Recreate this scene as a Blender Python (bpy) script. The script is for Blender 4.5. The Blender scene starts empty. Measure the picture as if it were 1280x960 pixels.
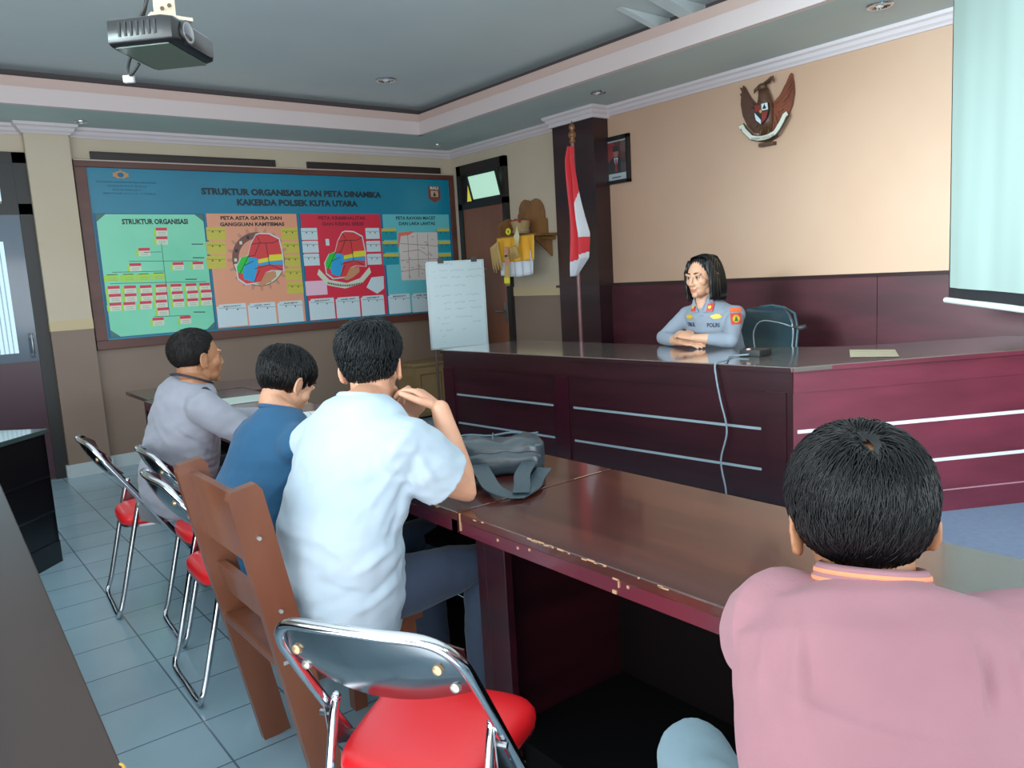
import bpy, bmesh, math, random
from mathutils import Vector, Matrix, noise
random.seed(7)
C = bpy.context.scene.collection
V = Vector
PI = math.pi
# ------------------------------------------------------------------ camera numbers
CR, CU, CF = V((.7795, -.6240, -.0563)), V((.1306, .0739, .9887)), V((.6128, .7779, -.1391))
CP, FOC = V((0, 0, 1.40)), 970.0
def ray(x, y): return CR * ((x - 640) / FOC) - CU * ((y - 480) / FOC) + CF
def hit(x, y, ax, val):
    d = ray(x, y); t = (val - CP[ax]) / d[ax]; return CP + d * t

# ------------------------------------------------------------------ materials
def lin(c): return c / 12.92 if c <= .04045 else ((c + .055) / 1.055) ** 2.4
def rgb(h):
    if isinstance(h, str):
        h = h.lstrip('#'); h = tuple(int(h[i:i + 2], 16) for i in (0, 2, 4))
    return tuple(lin(c / 255) for c in h) + (1,)
MATS = {}
def mat(name, col, rough=.6, metal=0, var=None, vscale=(4, 4, 4), detail=4, bump=0, bscale=80, coat=0, emit=None, es=1, spec=None, trans=0, sheen=0, coords='Object', vmix=(.35, .65)):
    if name in MATS: return MATS[name]
    m = bpy.data.materials.new(name); m.use_nodes = True
    nt = m.node_tree; N = nt.nodes; Lk = nt.links; b = N['Principled BSDF']
    b.inputs['Base Color'].default_value = rgb(col); b.inputs['Roughness'].default_value = rough
    b.inputs['Metallic'].default_value = metal
    if coat: b.inputs['Coat Weight'].default_value = coat; b.inputs['Coat Roughness'].default_value = .08
    if spec is not None: b.inputs['Specular IOR Level'].default_value = spec
    if trans: b.inputs['Transmission Weight'].default_value = trans
    if sheen: b.inputs['Sheen Weight'].default_value = sheen
    if emit: b.inputs['Emission Color'].default_value = rgb(emit); b.inputs['Emission Strength'].default_value = es
    if var or bump:
        tc = N.new('ShaderNodeTexCoord')
    if var:
        mp = N.new('ShaderNodeMapping'); mp.inputs['Scale'].default_value = vscale
        nz = N.new('ShaderNodeTexNoise'); nz.inputs['Scale'].default_value = 1; nz.inputs['Detail'].default_value = detail
        cr = N.new('ShaderNodeValToRGB'); cr.color_ramp.elements[0].position = vmix[0]; cr.color_ramp.elements[1].position = vmix[1]
        cr.color_ramp.elements[0].color = rgb(col); cr.color_ramp.elements[1].color = rgb(var)
        Lk.new(tc.outputs[coords], mp.inputs[0]); Lk.new(mp.outputs[0], nz.inputs['Vector'])
        Lk.new(nz.outputs['Fac'], cr.inputs[0]); Lk.new(cr.outputs[0], b.inputs['Base Color'])
    if bump:
        n2 = N.new('ShaderNodeTexNoise'); n2.inputs['Scale'].default_value = bscale; n2.inputs['Detail'].default_value = 3
        bp = N.new('ShaderNodeBump'); bp.inputs['Strength'].default_value = bump; bp.inputs['Distance'].default_value = .01
        Lk.new(tc.outputs[coords], n2.inputs['Vector']); Lk.new(n2.outputs['Fac'], bp.inputs['Height']); Lk.new(bp.outputs[0], b.inputs['Normal'])
    MATS[name] = m; return m

# ------------------------------------------------------------------ mesh builder
WM = {}          # world matrices of parents
def setp(o, label=None, cat=None, group=None, kind=None):
    if label: o['label'] = label
    if cat: o['category'] = cat
    if group: o['group'] = group
    if kind: o['kind'] = kind
    return o
def thing(name, label, cat, loc=(0, 0, 0), rz=0, group=None):
    o = bpy.data.objects.new(name, None); C.objects.link(o); o.empty_display_size = .1
    o.location = loc; o.rotation_euler = (0, 0, rz)
    WM[o.name] = Matrix.Translation(V(loc)) @ Matrix.Rotation(rz, 4, 'Z')
    return setp(o, label, cat, group)
def copy_tree(o, parent=None, **kw):
    c = o.copy(); C.objects.link(c)
    if parent: c.parent = parent
    for ch in list(o.children): copy_tree(ch, c)
    return c
def frame_z(d):
    d = d.normalized(); a = V((0, 0, 1)) if abs(d.z) < .95 else V((1, 0, 0))
    x = a.cross(d).normalized(); return x, d.cross(x).normalized()
class MB:
    def __init__(s): s.bm = bmesh.new(); s.mi = 0; s.mats = []
    def m(s, material):
        if material not in s.mats: s.mats.append(material)
        s.mi = s.mats.index(material); return s
    def face(s, vs):
        try:
            f = s.bm.faces.new(vs); f.material_index = s.mi; return f
        except ValueError: return None
    def box(s, c, size, R=None, bev=0):
        c = V(c); h = V(size) / 2; vs = []
        for sx in (-1, 1):
            for sy in (-1, 1):
                for sz in (-1, 1):
                    p = V((sx * h.x, sy * h.y, sz * h.z))
                    if R is not None: p = R @ p
                    vs.append(s.bm.verts.new(c + p))
        fs = [s.face([vs[i] for i in q]) for q in ((0, 1, 3, 2), (4, 6, 7, 5), (0, 4, 5, 1), (2, 3, 7, 6), (0, 2, 6, 4), (1, 5, 7, 3))]
        if bev:
            es = list({e for f in fs for e in f.edges})
            bmesh.ops.bevel(s.bm, geom=es, offset=bev, segments=2, profile=.6, affect='EDGES', clamp_overlap=True, material=s.mi)
        return s
    def bb(s, a, b, bev=0):
        a, b = V(a), V(b); return s.box((a + b) / 2, [abs(x) for x in (b - a)], bev=bev)
    def prism(s, poly, z0, z1, bev=0):
        lo = [s.bm.verts.new((p[0], p[1], z0)) for p in poly]; hi = [s.bm.verts.new((p[0], p[1], z1)) for p in poly]
        n = len(poly); fs = [s.face(lo[::-1]), s.face(hi)]
        for i in range(n): fs.append(s.face([lo[i], lo[(i + 1) % n], hi[(i + 1) % n], hi[i]]))
        if bev:
            es = list({e for f in fs if f for e in f.edges})
            bmesh.ops.bevel(s.bm, geom=es, offset=bev, segments=2, profile=.6, affect='EDGES', clamp_overlap=True, material=s.mi)
        return s
    def poly3(s, pts): s.face([s.bm.verts.new(p) for p in pts]); return s
    def slab3(s, pts, off):
        """closed slab from a planar polygon pushed by off"""
        off = V(off); a = [s.bm.verts.new(V(p)) for p in pts]; b = [s.bm.verts.new(V(p) + off) for p in pts]; n = len(pts)
        s.face(a[::-1]); s.face(b)
        for i in range(n): s.face([a[i], a[(i + 1) % n], b[(i + 1) % n], b[i]])
        return s
    def rings(s, rings, caps=True, closed=False):
        R = [[s.bm.verts.new(p) for p in r] for r in rings]; n = len(R[0])
        rng = range(len(R)) if closed else range(len(R) - 1)
        for i in rng:
            a, b = R[i], R[(i + 1) % len(R)]
            for j in range(n): s.face([a[j], a[(j + 1) % n], b[(j + 1) % n], b[j]])
        if caps and not closed: s.face(R[0][::-1]); s.face(R[-1])
        return s
    def tube(s, pts, r, seg=10, closed=False, side=None):
        """r: number, list of numbers or list of (side radius, other radius)"""
        pts = [V(p) for p in pts]; n = len(pts)
        if not isinstance(r, (list, tuple)): r = [r] * n
        out = []; px = None
        for i, p in enumerate(pts):
            if closed: d = pts[(i + 1) % n] - pts[i - 1]
            else: d = pts[min(i + 1, n - 1)] - pts[max(i - 1, 0)]
            d = d.normalized() if d.length > 1e-9 else V((0, 0, 1))
            sd = side[i] if isinstance(side, list) else side
            if sd is not None: x = (V(sd) - d * V(sd).dot(d)).normalized()
            elif px is None: x = frame_z(d)[0]
            else: x = (px - d * px.dot(d)).normalized()
            px = x; y = d.cross(x)
            ra, rb = r[i] if isinstance(r[i], (list, tuple)) else (r[i], r[i])
            out.append([p + x * (ra * math.cos(2 * PI * k / seg)) + y * (rb * math.sin(2 * PI * k / seg)) for k in range(seg)])
        return s.rings(out, True, closed)
    def ell(s, c, r, R=None, nu=20, nv=12):
        c = V(c); r = V(r) if not isinstance(r, (int, float)) else V((r, r, r)); rr = []
        for i in range(1, nv):
            t = PI * i / nv; ring = []
            for k in range(nu):
                a = 2 * PI * k / nu; p = V((r.x * math.sin(t) * math.cos(a), r.y * math.sin(t) * math.sin(a), -r.z * math.cos(t)))
                ring.append(c + (R @ p if R is not None else p))
            rr.append([s.bm.verts.new(p) for p in ring])
        b = V((0, 0, -r.z)); t = V((0, 0, r.z))
        vb = s.bm.verts.new(c + (R @ b if R is not None else b)); vt = s.bm.verts.new(c + (R @ t if R is not None else t))
        for i in range(len(rr) - 1):
            for k in range(nu): s.face([rr[i][k], rr[i][(k + 1) % nu], rr[i + 1][(k + 1) % nu], rr[i + 1][k]])
        for k in range(nu): s.face([vb, rr[0][(k + 1) % nu], rr[0][k]]); s.face([vt, rr[-1][k], rr[-1][(k + 1) % nu]])
        return s
    def cap(s, pts, r, seg=14, side=None):
        """limb with rounded ends"""
        s.tube(pts, r, seg, side=side)
        for p, q in ((pts[0], r[0] if isinstance(r, list) else r), (pts[-1], r[-1] if isinstance(r, list) else r)):
            q = q if isinstance(q, (int, float)) else min(q); s.ell(p, q, nu=12, nv=8)
        return s
    def lathe(s, prof, c=(0, 0, 0), seg=24, R=None):
        c = V(c)
        return s.rings([[c + ((R or Matrix.Identity(3)) @ V((r * math.cos(2 * PI * k / seg), r * math.sin(2 * PI * k / seg), z))) for k in range(seg)] for r, z in prof])
    def add(s, mesh, M):
        vs = [s.bm.verts.new(M @ v.co) for v in mesh.vertices]
        for p in mesh.polygons: s.face([vs[i] for i in p.vertices])
        return s
    def build(s, name, material=None, parent=None, smooth=False, local=False, loc=None, norm=True):
        bm = s.bm
        if norm: bmesh.ops.recalc_face_normals(bm, faces=bm.faces)
        if parent is not None and not local: bm.transform(WM[parent.name].inverted())
        me = bpy.data.meshes.new(name)
        if parent is None and loc is not None: bm.transform(Matrix.Translation(-V(loc)))
        bm.to_mesh(me); bm.free()
        if not s.mats: s.mats = [material]
        for q in s.mats: me.materials.append(q)
        o = bpy.data.objects.new(name, me); C.objects.link(o)
        if parent is not None: o.parent = parent; WM[o.name] = WM[parent.name]
        else:
            if loc is not None: o.location = loc
            WM[o.name] = Matrix.Translation(V(loc) if loc is not None else V((0, 0, 0)))
        if smooth: me.shade_smooth()
        if smooth == 'auto': me.set_sharp_from_angle(angle=math.radians(40))
        return o
def struct(o): o['kind'] = 'structure'; return o
def shade_auto(o, deg=40): o.data.shade_smooth(); o.data.set_sharp_from_angle(angle=math.radians(deg))

_tc = {}
def text_mesh(t, bold=.02):
    if (t, bold) in _tc: return _tc[(t, bold)]
    cu = bpy.data.curves.new('lettering', 'FONT'); cu.body = t; cu.size = 1; cu.offset = bold; cu.resolution_u = 2
    o = bpy.data.objects.new('lettering', cu); C.objects.link(o)
    bpy.context.view_layer.update()
    me = bpy.data.meshes.new_from_object(o.evaluated_get(bpy.context.evaluated_depsgraph_get()))
    bpy.data.objects.remove(o)
    xs = [v.co.x for v in me.vertices]; ys = [v.co.y for v in me.vertices]
    r = (me, min(xs), max(xs), min(ys), max(ys)); _tc[(t, bold)] = r; return r
def put_text(mb, t, material, F, u0, u1, v0, v1, bold=.02):
    """F(u,v) -> world; the text fills the rectangle"""
    me, x0, x1, y0, y1 = text_mesh(t, bold); mb.m(material)
    vs = [mb.bm.verts.new(F(u0 + (u1 - u0) * (v.co.x - x0) / (x1 - x0), v0 + (v1 - v0) * (v.co.y - y0) / (y1 - y0))) for v in me.vertices]
    for p in me.polygons: mb.face([vs[i] for i in p.vertices])

# ------------------------------------------------------------------ base materials
cream = mat('cream_paint', '#c9b9a2', .75, var='#c2b198', vscale=(1.5, 1.5, 1.5), bump=.05, bscale=60)
peach = mat('peach_paint', '#c69f86', .6, var='#bf967b', vscale=(1, 1, 1))
brown_paint = mat('brown_paint', '#816c5c', .5, var='#776052', vscale=(1.2, 1.2, 1.6), vmix=(.3, .7))
strip_paint = mat('strip_paint', '#c9b087', .6)
white_trim = mat('white_cornice', '#d8ccd2', .6)
soffit_m = mat('soffit_paint', '#b9c8c7', .7, var='#b1c1c1', vscale=(1, 1, 1))
ceil_m = mat('ceiling_paint', '#c8d2d4', .65, var='#bcc9ce', vscale=(.7, .7, .7))
band_m = mat('band_paint', '#dccaca', .7)
lip_m = mat('cove_lip_paint', '#d0b1a8', .7)
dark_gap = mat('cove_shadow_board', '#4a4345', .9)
maroon_dark = mat('maroon_laminate', '#1d070d', .3, var='#290b12', vscale=(1.2, 1.2, 14), coat=.15)  # darkened for the shaded left desk front, shared with pillar and panels
maroon_panel = mat('maroon_wall_panel', '#340c15', .42, var='#471420', vscale=(2, 2, 10))
maroon_lit = mat('maroon_laminate_lit', '#6e2234', .38, var='#581a28', vscale=(2, 2, 9), coat=.2)  # lighter copy of the desk maroon, light on the right front painted in
table_top = mat('table_veneer', '#4a2018', .2, var='#361410', vscale=(14, 1.5, 6), coat=.5)
table_edge = mat('table_edge_band', '#4a1420', .25, coat=.4)
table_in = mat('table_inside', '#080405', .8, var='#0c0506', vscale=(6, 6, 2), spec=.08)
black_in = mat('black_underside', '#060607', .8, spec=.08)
steel_line = mat('steel_inlay', '#b6cbd8', .3, metal=.6)
steel_lit = mat('steel_inlay_lit', '#e8e4f0', .35)  # brighter copy of the steel lines for the lit right desk front
chrome = mat('chrome', '#c9ccd2', .12, metal=1)
chrome_dull = mat('dull_steel', '#8b8f94', .28, metal=1)
red_vinyl = mat('red_vinyl', '#e0161c', .36, bump=.02, bscale=300)
black_rub = mat('black_rubber', '#0d0d0f', .6)
wood_chair_m = mat('brown_wood', '#6b3a22', .4, var='#552a17', vscale=(5, 5, 1.2), coat=.2)
door_wood = mat('door_wood', '#7f4a33', .45, var='#724029', vscale=(3, 3, .7), coat=.2)
black_frame = mat('black_brown_frame', '#15100f', .5)
frost = mat('frosted_glass', '#cfe6ee', .5, emit='#bfe2f2', es=.55)  # emission stands in for light coming through the door panes
green_glass = mat('louvre_glass', '#cfeee0', .4, emit='#a8e4be', es=.62)  # emission paints the light behind the transom pane
yellow_glow = mat('yellow_glow', '#d8d040', .5, emit='#d8d040', es=.5)
blue_door = mat('grey_blue_door', '#3a5068', .3, var='#2f4256', vscale=(2, 2, 1), coat=.3)
maroon_door = mat('maroon_door_foot', '#3a1a26', .35, coat=.3)
carved = mat('carved_wood', '#5a3823', .45, var='#432716', vscale=(6, 6, 6), bump=.3, bscale=60)
white_pl = mat('white_plastic', '#e8ecee', .4)
steel_gray = mat('grey_metal', '#9aa2a8', .4, metal=.5)

# floor tiles
def floor_mat():
    m = bpy.data.materials.new('ceramic_floor'); m.use_nodes = True; nt = m.node_tree; N = nt.nodes; L = nt.links; b = N['Principled BSDF']
    tc = N.new('ShaderNodeTexCoord'); mp = N.new('ShaderNodeMapping'); mp.inputs['Location'].default_value = (-.90 + .0, -2.545, 0)
    mp.inputs['Rotation'].default_value = (0, 0, 0)
    br = N.new('ShaderNodeTexBrick'); br.offset = 0; br.squash = 1
    br.inputs['Scale'].default_value = 1; br.inputs['Brick Width'].default_value = .27; br.inputs['Row Height'].default_value = .289
    br.inputs['Mortar Size'].default_value = .0035; br.inputs['Mortar Smooth'].default_value = .1
    br.inputs['Color1'].default_value = rgb('#9fc0cf'); br.inputs['Color2'].default_value = rgb('#97b9c9'); br.inputs['Mortar'].default_value = rgb('#587080')
    L.new(tc.outputs['Object'], mp.inputs[0]); L.new(mp.outputs[0], br.inputs['Vector']); 
    nz = N.new('ShaderNodeTexNoise'); nz.inputs['Scale'].default_value = 2.2; nz.inputs['Detail'].default_value = 3
    L.new(tc.outputs['Object'], nz.inputs['Vector'])
    mx = N.new('ShaderNodeMix'); mx.data_type = 'RGBA'; mx.blend_type = 'MULTIPLY'; mx.inputs[0].default_value = .35
    L.new(br.outputs['Color'], mx.inputs[6]); L.new(nz.outputs['Fac'], mx.inputs[7]); L.new(mx.outputs[2], b.inputs['Base Color'])
    b.inputs['Roughness'].default_value = .22; b.inputs['Coat Weight'].default_value = .3; b.inputs['Coat Roughness'].default_value = .12
    return m
floor_m = floor_mat()
dais_m = mat('dais_tile', '#7f9ab8', .3, var='#7590b0', vscale=(30, 30, 30))

# ------------------------------------------------------------------ ROOM
XL, XR, YF, YB, ZS = -2.4, 4.873, -2.2, 7.03, 2.73
def wall(name, a, b, material): return struct(MB().m(material).bb(a, b).build(name))
struct(MB().m(floor_m).bb((XL - .2, YF - .2, -.1), (XR + .2, YB + .2, 0)).build('floor'))
# board wall with openings left for nothing (doors are applied leaves)
wall('wall_back', (XL - .2, YB, 0), (XR + .2, YB + .2, 3.3), cream)
wr = struct(MB().m(peach).bb((XR, YF - .2, 0), (XR + .2, 5.0, 3.3)).m(cream).bb((XR, 5.0, 0), (XR + .2, YB, 3.3)).build('wall_right'))
# left wall and front wall have real window openings
def wall_open(name, along, fixed, thick, lo, hi, opens, z0=0, z1=3.3, material=cream):
    mb = MB().m(material)
    def bx(a0, a1, zz0, zz1):
        if along == 'x': mb.bb((a0, fixed, zz0), (a1, fixed + thick, zz1))
        else: mb.bb((fixed, a0, zz0), (fixed + thick, a1, zz1))
    cur = lo
    for (a0, a1, s0, s1) in opens:
        bx(cur, a0, z0, z1); bx(a0, a1, z0, s0); bx(a0, a1, s1, z1); cur = a1
    bx(cur, hi, z0, z1)
    return struct(mb.build(name))
FW = [(-1.6, .4, .9, 2.2), (.9, 2.9, .9, 2.2)]
LW = [(-1.4, .6, .9, 2.2), (1.4, 3.4, .9, 2.2)]
wall_open('wall_front', 'x', YF - .2, .2, XL - .2, XR + .2, FW)
wall_open('wall_left', 'y', XL - .2, .2, YF, YB, LW)
glass = mat('window_glass', '#eaf6ff', .05, trans=1)
wn = 0
for ax, fx, lst in (('x', YF - .1, FW), ('y', XL - .1, LW)):
    for (a0, a1, s0, s1) in lst:
        wn += 1
        mb = MB().m(black_frame)
        def P(a, z, dz=0): return (a, fx + dz, z) if ax == 'x' else (fx + dz, a, z)
        for (p, q) in (((a0, s0), (a0 + .06, s1)), ((a1 - .06, s0), (a1, s1)), ((a0, s0), (a1, s0 + .06)), ((a0, s1 - .06), (a1, s1)), (((a0 + a1) / 2 - .03, s0), ((a0 + a1) / 2 + .03, s1))):
            mb.bb(P(p[0], p[1], -.03), P(q[0], q[1], .03))
        struct(mb.build('window_%d' % wn))
# ceilings
x0s, x1s, y0s, y1s = XL + .83, 4.04, YF + .9, 6.30
mb = MB().m(soffit_m)
e_ = .05
mb.bb((XL, y1s + e_, ZS), (XR, YB, ZS + .04)).bb((x1s + e_, YF, ZS), (XR, y1s + e_, ZS + .04)).bb((XL, YF, ZS), (x0s - e_, y1s + e_, ZS + .04)).bb((x0s - e_, YF, ZS), (x1s + e_, y0s - e_, ZS + .04))
struct(mb.build('ceiling'))
ZT = 2.985
struct(MB().m(ceil_m).bb((XL - .2, YF - .2, ZT), (XR + .2, YB + .2, ZT + .1)).build('ceiling'))
mb = MB().m(band_m)
t = .05
for (a, b) in (((x0s, y1s, ZS), (x1s + t, y1s + t, ZS + .115)), ((x1s, y0s, ZS), (x1s + t, y1s + t, ZS + .115)), ((x0s - t, y0s, ZS), (x0s, y1s + t, ZS + .115)), ((x0s, y0s - t, ZS), (x1s, y0s, ZS + .115))): mb.bb(a, b)
mb.m(lip_m); o = .012
for (a, b) in (((x0s, y1s + o, ZS + .115), (x1s + t, y1s + t + o, ZS + .185)), ((x1s + o, y0s, ZS + .115), (x1s + t + o, y1s + t, ZS + .185)), ((x0s - t - o, y0s, ZS + .115), (x0s - o, y1s + t, ZS + .185)), ((x0s, y0s - t - o, ZS + .115), (x1s, y0s - o, ZS + .185))): mb.bb(a, b)
struct(mb.build('trim_1'))
# dark boards that paint the shadow inside the cove slot
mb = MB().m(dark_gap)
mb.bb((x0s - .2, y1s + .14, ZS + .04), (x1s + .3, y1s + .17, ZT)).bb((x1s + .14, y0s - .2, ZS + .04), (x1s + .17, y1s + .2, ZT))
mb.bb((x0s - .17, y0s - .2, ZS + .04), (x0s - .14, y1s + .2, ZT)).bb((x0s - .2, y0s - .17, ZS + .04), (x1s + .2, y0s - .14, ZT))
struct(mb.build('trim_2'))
# two sloped ceiling fins bridging the cove
mb = MB().m(ceil_m)
for y in (3.16, 3.44):
    mb.slab3([(3.72, y, ZT - .003), (4.2, y, ZT - .003), (4.2, y, ZS + .185), (4.05, y, ZS + .185)], (0, .10 if y < 3.3 else .05, 0))
struct(mb.build('trim_3'))
# cornice: stepped profile swept along right wall and back wall
def cornice(path, name):
    prof = [(0, 0), (0, -.075), (.012, -.075), (.02, -.062), (.035, -.05), (.045, -.03), (.062, -.02), (.066, 0)]
    mb = MB().m(white_trim); rings = []
    n = len(path)
    for i, p in enumerate(path):
        p = V((p[0], p[1]))
        d1 = (V(path[i][:2]) - V(path[i - 1][:2])).normalized() if i else None
        d2 = (V(path[i + 1][:2]) - V(path[i][:2])).normalized() if i < n - 1 else None
        n1 = V((-d1.y, d1.x)) if d1 else None; n2 = V((-d2.y, d2.x)) if d2 else None
        if n1 is None: m = n2
        elif n2 is None: m = n1
        else: m = (n1 + n2) / (1 + n1.dot(n2))
        rings.append([(p.x + m.x * u, p.y + m.y * u, ZS + w) for u, w in prof])
    mb.rings(rings, True)
    return struct(mb.build(name))
PY0, PY1, PX = 4.70, 5.20, 4.70       # maroon pillar
cornice([(XR, YF), (XR, PY0 - .0), (PX, PY0), (PX, PY1), (XR, PY1), (XR, YB), (1.25, YB), (1.25, 6.93), (.95, 6.93), (.95, YB), (XL, YB)], 'trim_4')
# maroon pillar with cap
struct(MB().m(maroon_dark).bb((PX + .0, PY0, 0), (XR, PY1, ZS - .07)).build('pillar'))
struct(MB().m(white_trim).bb((PX - .02, PY0 - .02, ZS - .09), (XR, PY1 + .02, ZS - .02)).build('trim_5'))
# left pilaster on the board wall
struct(MB().m(cream).bb((.95, 6.93, 1.24), (1.25, YB, ZS - .05)).m(strip_paint).bb((.948, 6.928, 1.165), (1.252, YB, 1.245)).m(brown_paint).bb((.95, 6.93, 0), (1.25, YB, 1.165)).build('pillar'))
# painted wainscot and cream strip
struct(MB().m(brown_paint).bb((.9, YB - .006, 0), (XR, YB, 1.17)).bb((XR - .006, 5.2, 0), (XR, YB, 1.19)).build('trim_6'))
struct(MB().m(strip_paint).bb((.9, YB - .014, 1.165), (XR, YB, 1.245)).bb((XR - .014, 5.2, 1.19), (XR, YB, 1.28)).build('trim_7'))
struct(MB().m(mat('baseboard_tile', '#b9c4c8', .3)).bb((1.25, YB - .02, 0), (XR, YB, .105)).bb((.95, 6.915, 0), (1.265, 6.935, .105)).bb((.93, 6.93, 0), (.95, YB, .1)).build('baseboard_back'))
struct(MB().m(mat('baseboard_tile2', '#b9c4c8', .3)).bb((XR - .02, 5.2, 0), (XR, 6.05, .105)).build('baseboard_right'))
# maroon panelling behind the desk
mb = MB().m(maroon_panel)
y = YF
k = 0
while y < PY0 - .02:
    y2 = min(y + 1.15, PY0); mb.bb((XR - .03, y + .002, 0), (XR, y2 - .002, 1.265)); y = y2
mb.m(maroon_dark).bb((XR - .045, YF, 1.262), (XR, PY0, 1.283)).bb((PX - .015, PY0 - .015, 1.262), (XR, PY1 + .03, 1.283))
struct(mb.build('trim_8'))

# ------------------------------------------------------------------ doors
# glazed door at the left of the board wall
d1 = struct(MB().m(black_frame).bb((.86, YB - .05, 0), (.955, YB, 2.52)).bb((-.2, YB - .05, 0), (-.1, YB, 2.52)).bb((-.2, YB - .05, 2.44), (.955, YB, 2.52)).bb((-.2, YB - .05, 2.06), (.955, YB, 2.14)).build('door_1'))
WM['door_1'] = Matrix.Identity(4)
MB().m(blue_door).bb((-.1, YB - .035, .95), (.86, YB, 2.06)).m(maroon_door).bb((-.1, YB - .035, .01), (.86, YB, .95)).build('door_leaf', parent=d1)
MB().m(frost).bb((-.0, YB - .045, 1.02), (.73, YB - .03, 1.86)).build('glass_panel', parent=d1)
mb = MB().m(mat('frost_reed', '#a9c9d6', .4))
for i in range(24): mb.bb((.005 + i * .03, YB - .049, 1.02), (.013 + i * .03, YB - .044, 1.86))
mb.build('reeding', parent=d1)
MB().m(frost).bb((0, YB - .03, 2.16), (.76, YB - .015, 2.42)).build('transom_glass', parent=d1)
MB().m(black_frame).bb((.76, YB - .045, 2.14), (.86, YB, 2.44)).build('transom_frame', parent=d1)
MB().m(chrome_dull).tube([(.82, YB - .09, .98), (.82, YB - .1, 1.0), (.82, YB - .1, 1.14), (.82, YB - .09, 1.16)], .009).bb((.81, YB - .1, .99), (.83, YB - .03, 1.01)).bb((.81, YB - .1, 1.13), (.83, YB - .03, 1.15)).build('door_handle', parent=d1, smooth='auto')
# brown door on the right wall
d2 = struct(MB().m(black_frame).bb((XR - .05, 6.80, 0), (XR, 6.87, 2.55)).bb((XR - .05, 6.06, 0), (XR, 6.12, 2.55)).bb((XR - .05, 6.06, 2.45), (XR, 6.87, 2.55)).bb((XR - .05, 6.06, 2.10), (XR, 6.87, 2.16)).build('door_2'))
WM['door_2'] = Matrix.Identity(4)
MB().m(door_wood).bb((XR - .035, 6.12, .01), (XR, 6.80, 2.10)).build('door_leaf', parent=d2)
MB().m(chrome_dull).bb((XR - .045, 6.15, .93), (XR - .034, 6.185, 1.13)).tube([(XR - .04, 6.167, 1.04), (XR - .075, 6.167, 1.04), (XR - .08, 6.18, 1.04), (XR - .08, 6.28, 1.04)], .009).build('door_handle', parent=d2, smooth='auto')
mb = MB().m(black_frame).bb((XR - .02, 6.12, 2.16), (XR - .004, 6.80, 2.45))
mb.m(yellow_glow).slab3([(XR - .022, 6.63, 2.18), (XR - .022, 6.73, 2.18), (XR - .022, 6.70, 2.40)], (-.004, 0, 0))
mb.build('transom_opening', parent=d2)
# tilted hopper sash
Rt = Matrix.Rotation(math.radians(-14), 3, 'Y')
mb = MB().m(black_frame)
cc = V((XR - .075, 6.36, 2.30))
for (c, s_) in (((0, 0, .13), (.02, .50, .03)), ((0, 0, -.13), (.02, .50, .03)), ((0, .24, 0), (.02, .03, .28)), ((0, -.24, 0), (.02, .03, .28))): mb.box(cc + Rt @ V(c), s_, Rt)
mb.build('transom_sash', parent=d2)
MB().m(green_glass).box(cc, (.008, .46, .24), Rt).build('transom_glass', parent=d2)

# dais
struct(MB().m(dais_m).bb((2.86, -1.2, 0), (XR - .03, 4.75, .17)).build('floor_dais'))

# ------------------------------------------------------------------ ventilation slots above the board
slot_m = mat('slot_wood', '#241413', .5)
for (a, b, lab) in ((1.40, 2.92, 'long dark wooden slot above the left half of the organisation board'), (3.23, 4.72, 'long dark wooden slot above the right half of the organisation board')):
    t_ = thing('wall_vent', lab, 'vent', ((a + b) / 2, YB, 2.47), 0)
    MB().m(slot_m).bb((a, YB - .03, 2.494), (b, YB, 2.504)).bb((a, YB - .03, 2.545), (b, YB, 2.556)).bb((a, YB - .03, 2.504), (a + .015, YB, 2.545)).bb((b - .015, YB - .03, 2.504), (b, YB, 2.545)).build('vent_frame', parent=t_)
    MB().m(slot_m).bb((a + .01, YB - .024, 2.50), (b - .01, YB - .002, 2.55)).build('backing', parent=t_)

# ------------------------------------------------------------------ ORGANISATION BOARD
brd = thing('organisation_board', 'large blue organisation and map board in brown wooden frame on back wall', 'notice board', (3.06, YB, .98))
frame_wood = mat('frame_wood', '#5d3026', .45, var='#4d241c', vscale=(2, 2, 8))
mb = MB().m(frame_wood)
bx0, bx1, bz0, bz1 = 1.268, 4.865, .982, 2.492
mb.bb((bx0, YB - .05, bz0), (bx1, YB - .005, bz0 + .075), bev=.006).bb((bx0, YB - .05, bz1 - .06), (bx1, YB - .005, bz1), bev=.006)
mb.bb((bx0, YB - .05, bz0 + .075), (bx0 + .085, YB - .005, bz1 - .06), bev=.004).bb((bx1 - .05, YB - .05, bz0 + .075), (bx1, YB - .005, bz1 - .06), bev=.004)
mb.build('frame', parent=brd)
MB().m(mat('pale_bead', '#c8b8ac', .5)).bb((bx0, YB - .055, bz1 - .012), (bx1, YB - .049, bz1 - .004)).build('edge_bead', parent=brd)
YP = YB - .02
blue_bg = mat('board_blue', '#0a7f9f', .35, var='#0b7394', vscale=(1, 1, 1))
MB().m(blue_bg).bb((bx0 + .08, YP, bz0 + .07), (bx1 - .045, YP + .01, bz1 - .055)).build('backing_sheet', parent=brd)
K = 3.838
def c1(u, v): p = hit(90 + u / K, 190 + v / K, 1, YB); return p.x, p.z
def c2(u, v): p = hit(340 + u / K, 190 + v / K, 1, YB); return p.x, p.z
def flat(x, z, o=0): return V((x, YP - .001 - o, z))
def P2(mb, pts, o, m): mb.m(m).poly3([flat(x, z, o) for x, z in pts])
def rect(mb, x0, x1, z0, z1, o, m): P2(mb, [(x0, z0), (x1, z0), (x1, z1), (x0, z1)], o, m)
def rc(mb, cf, u0, u1, v0, v1, o, m): a = cf(u0, v1); b = cf(u1, v0); rect(mb, a[0], b[0], a[1], b[1], o, m)
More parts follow.
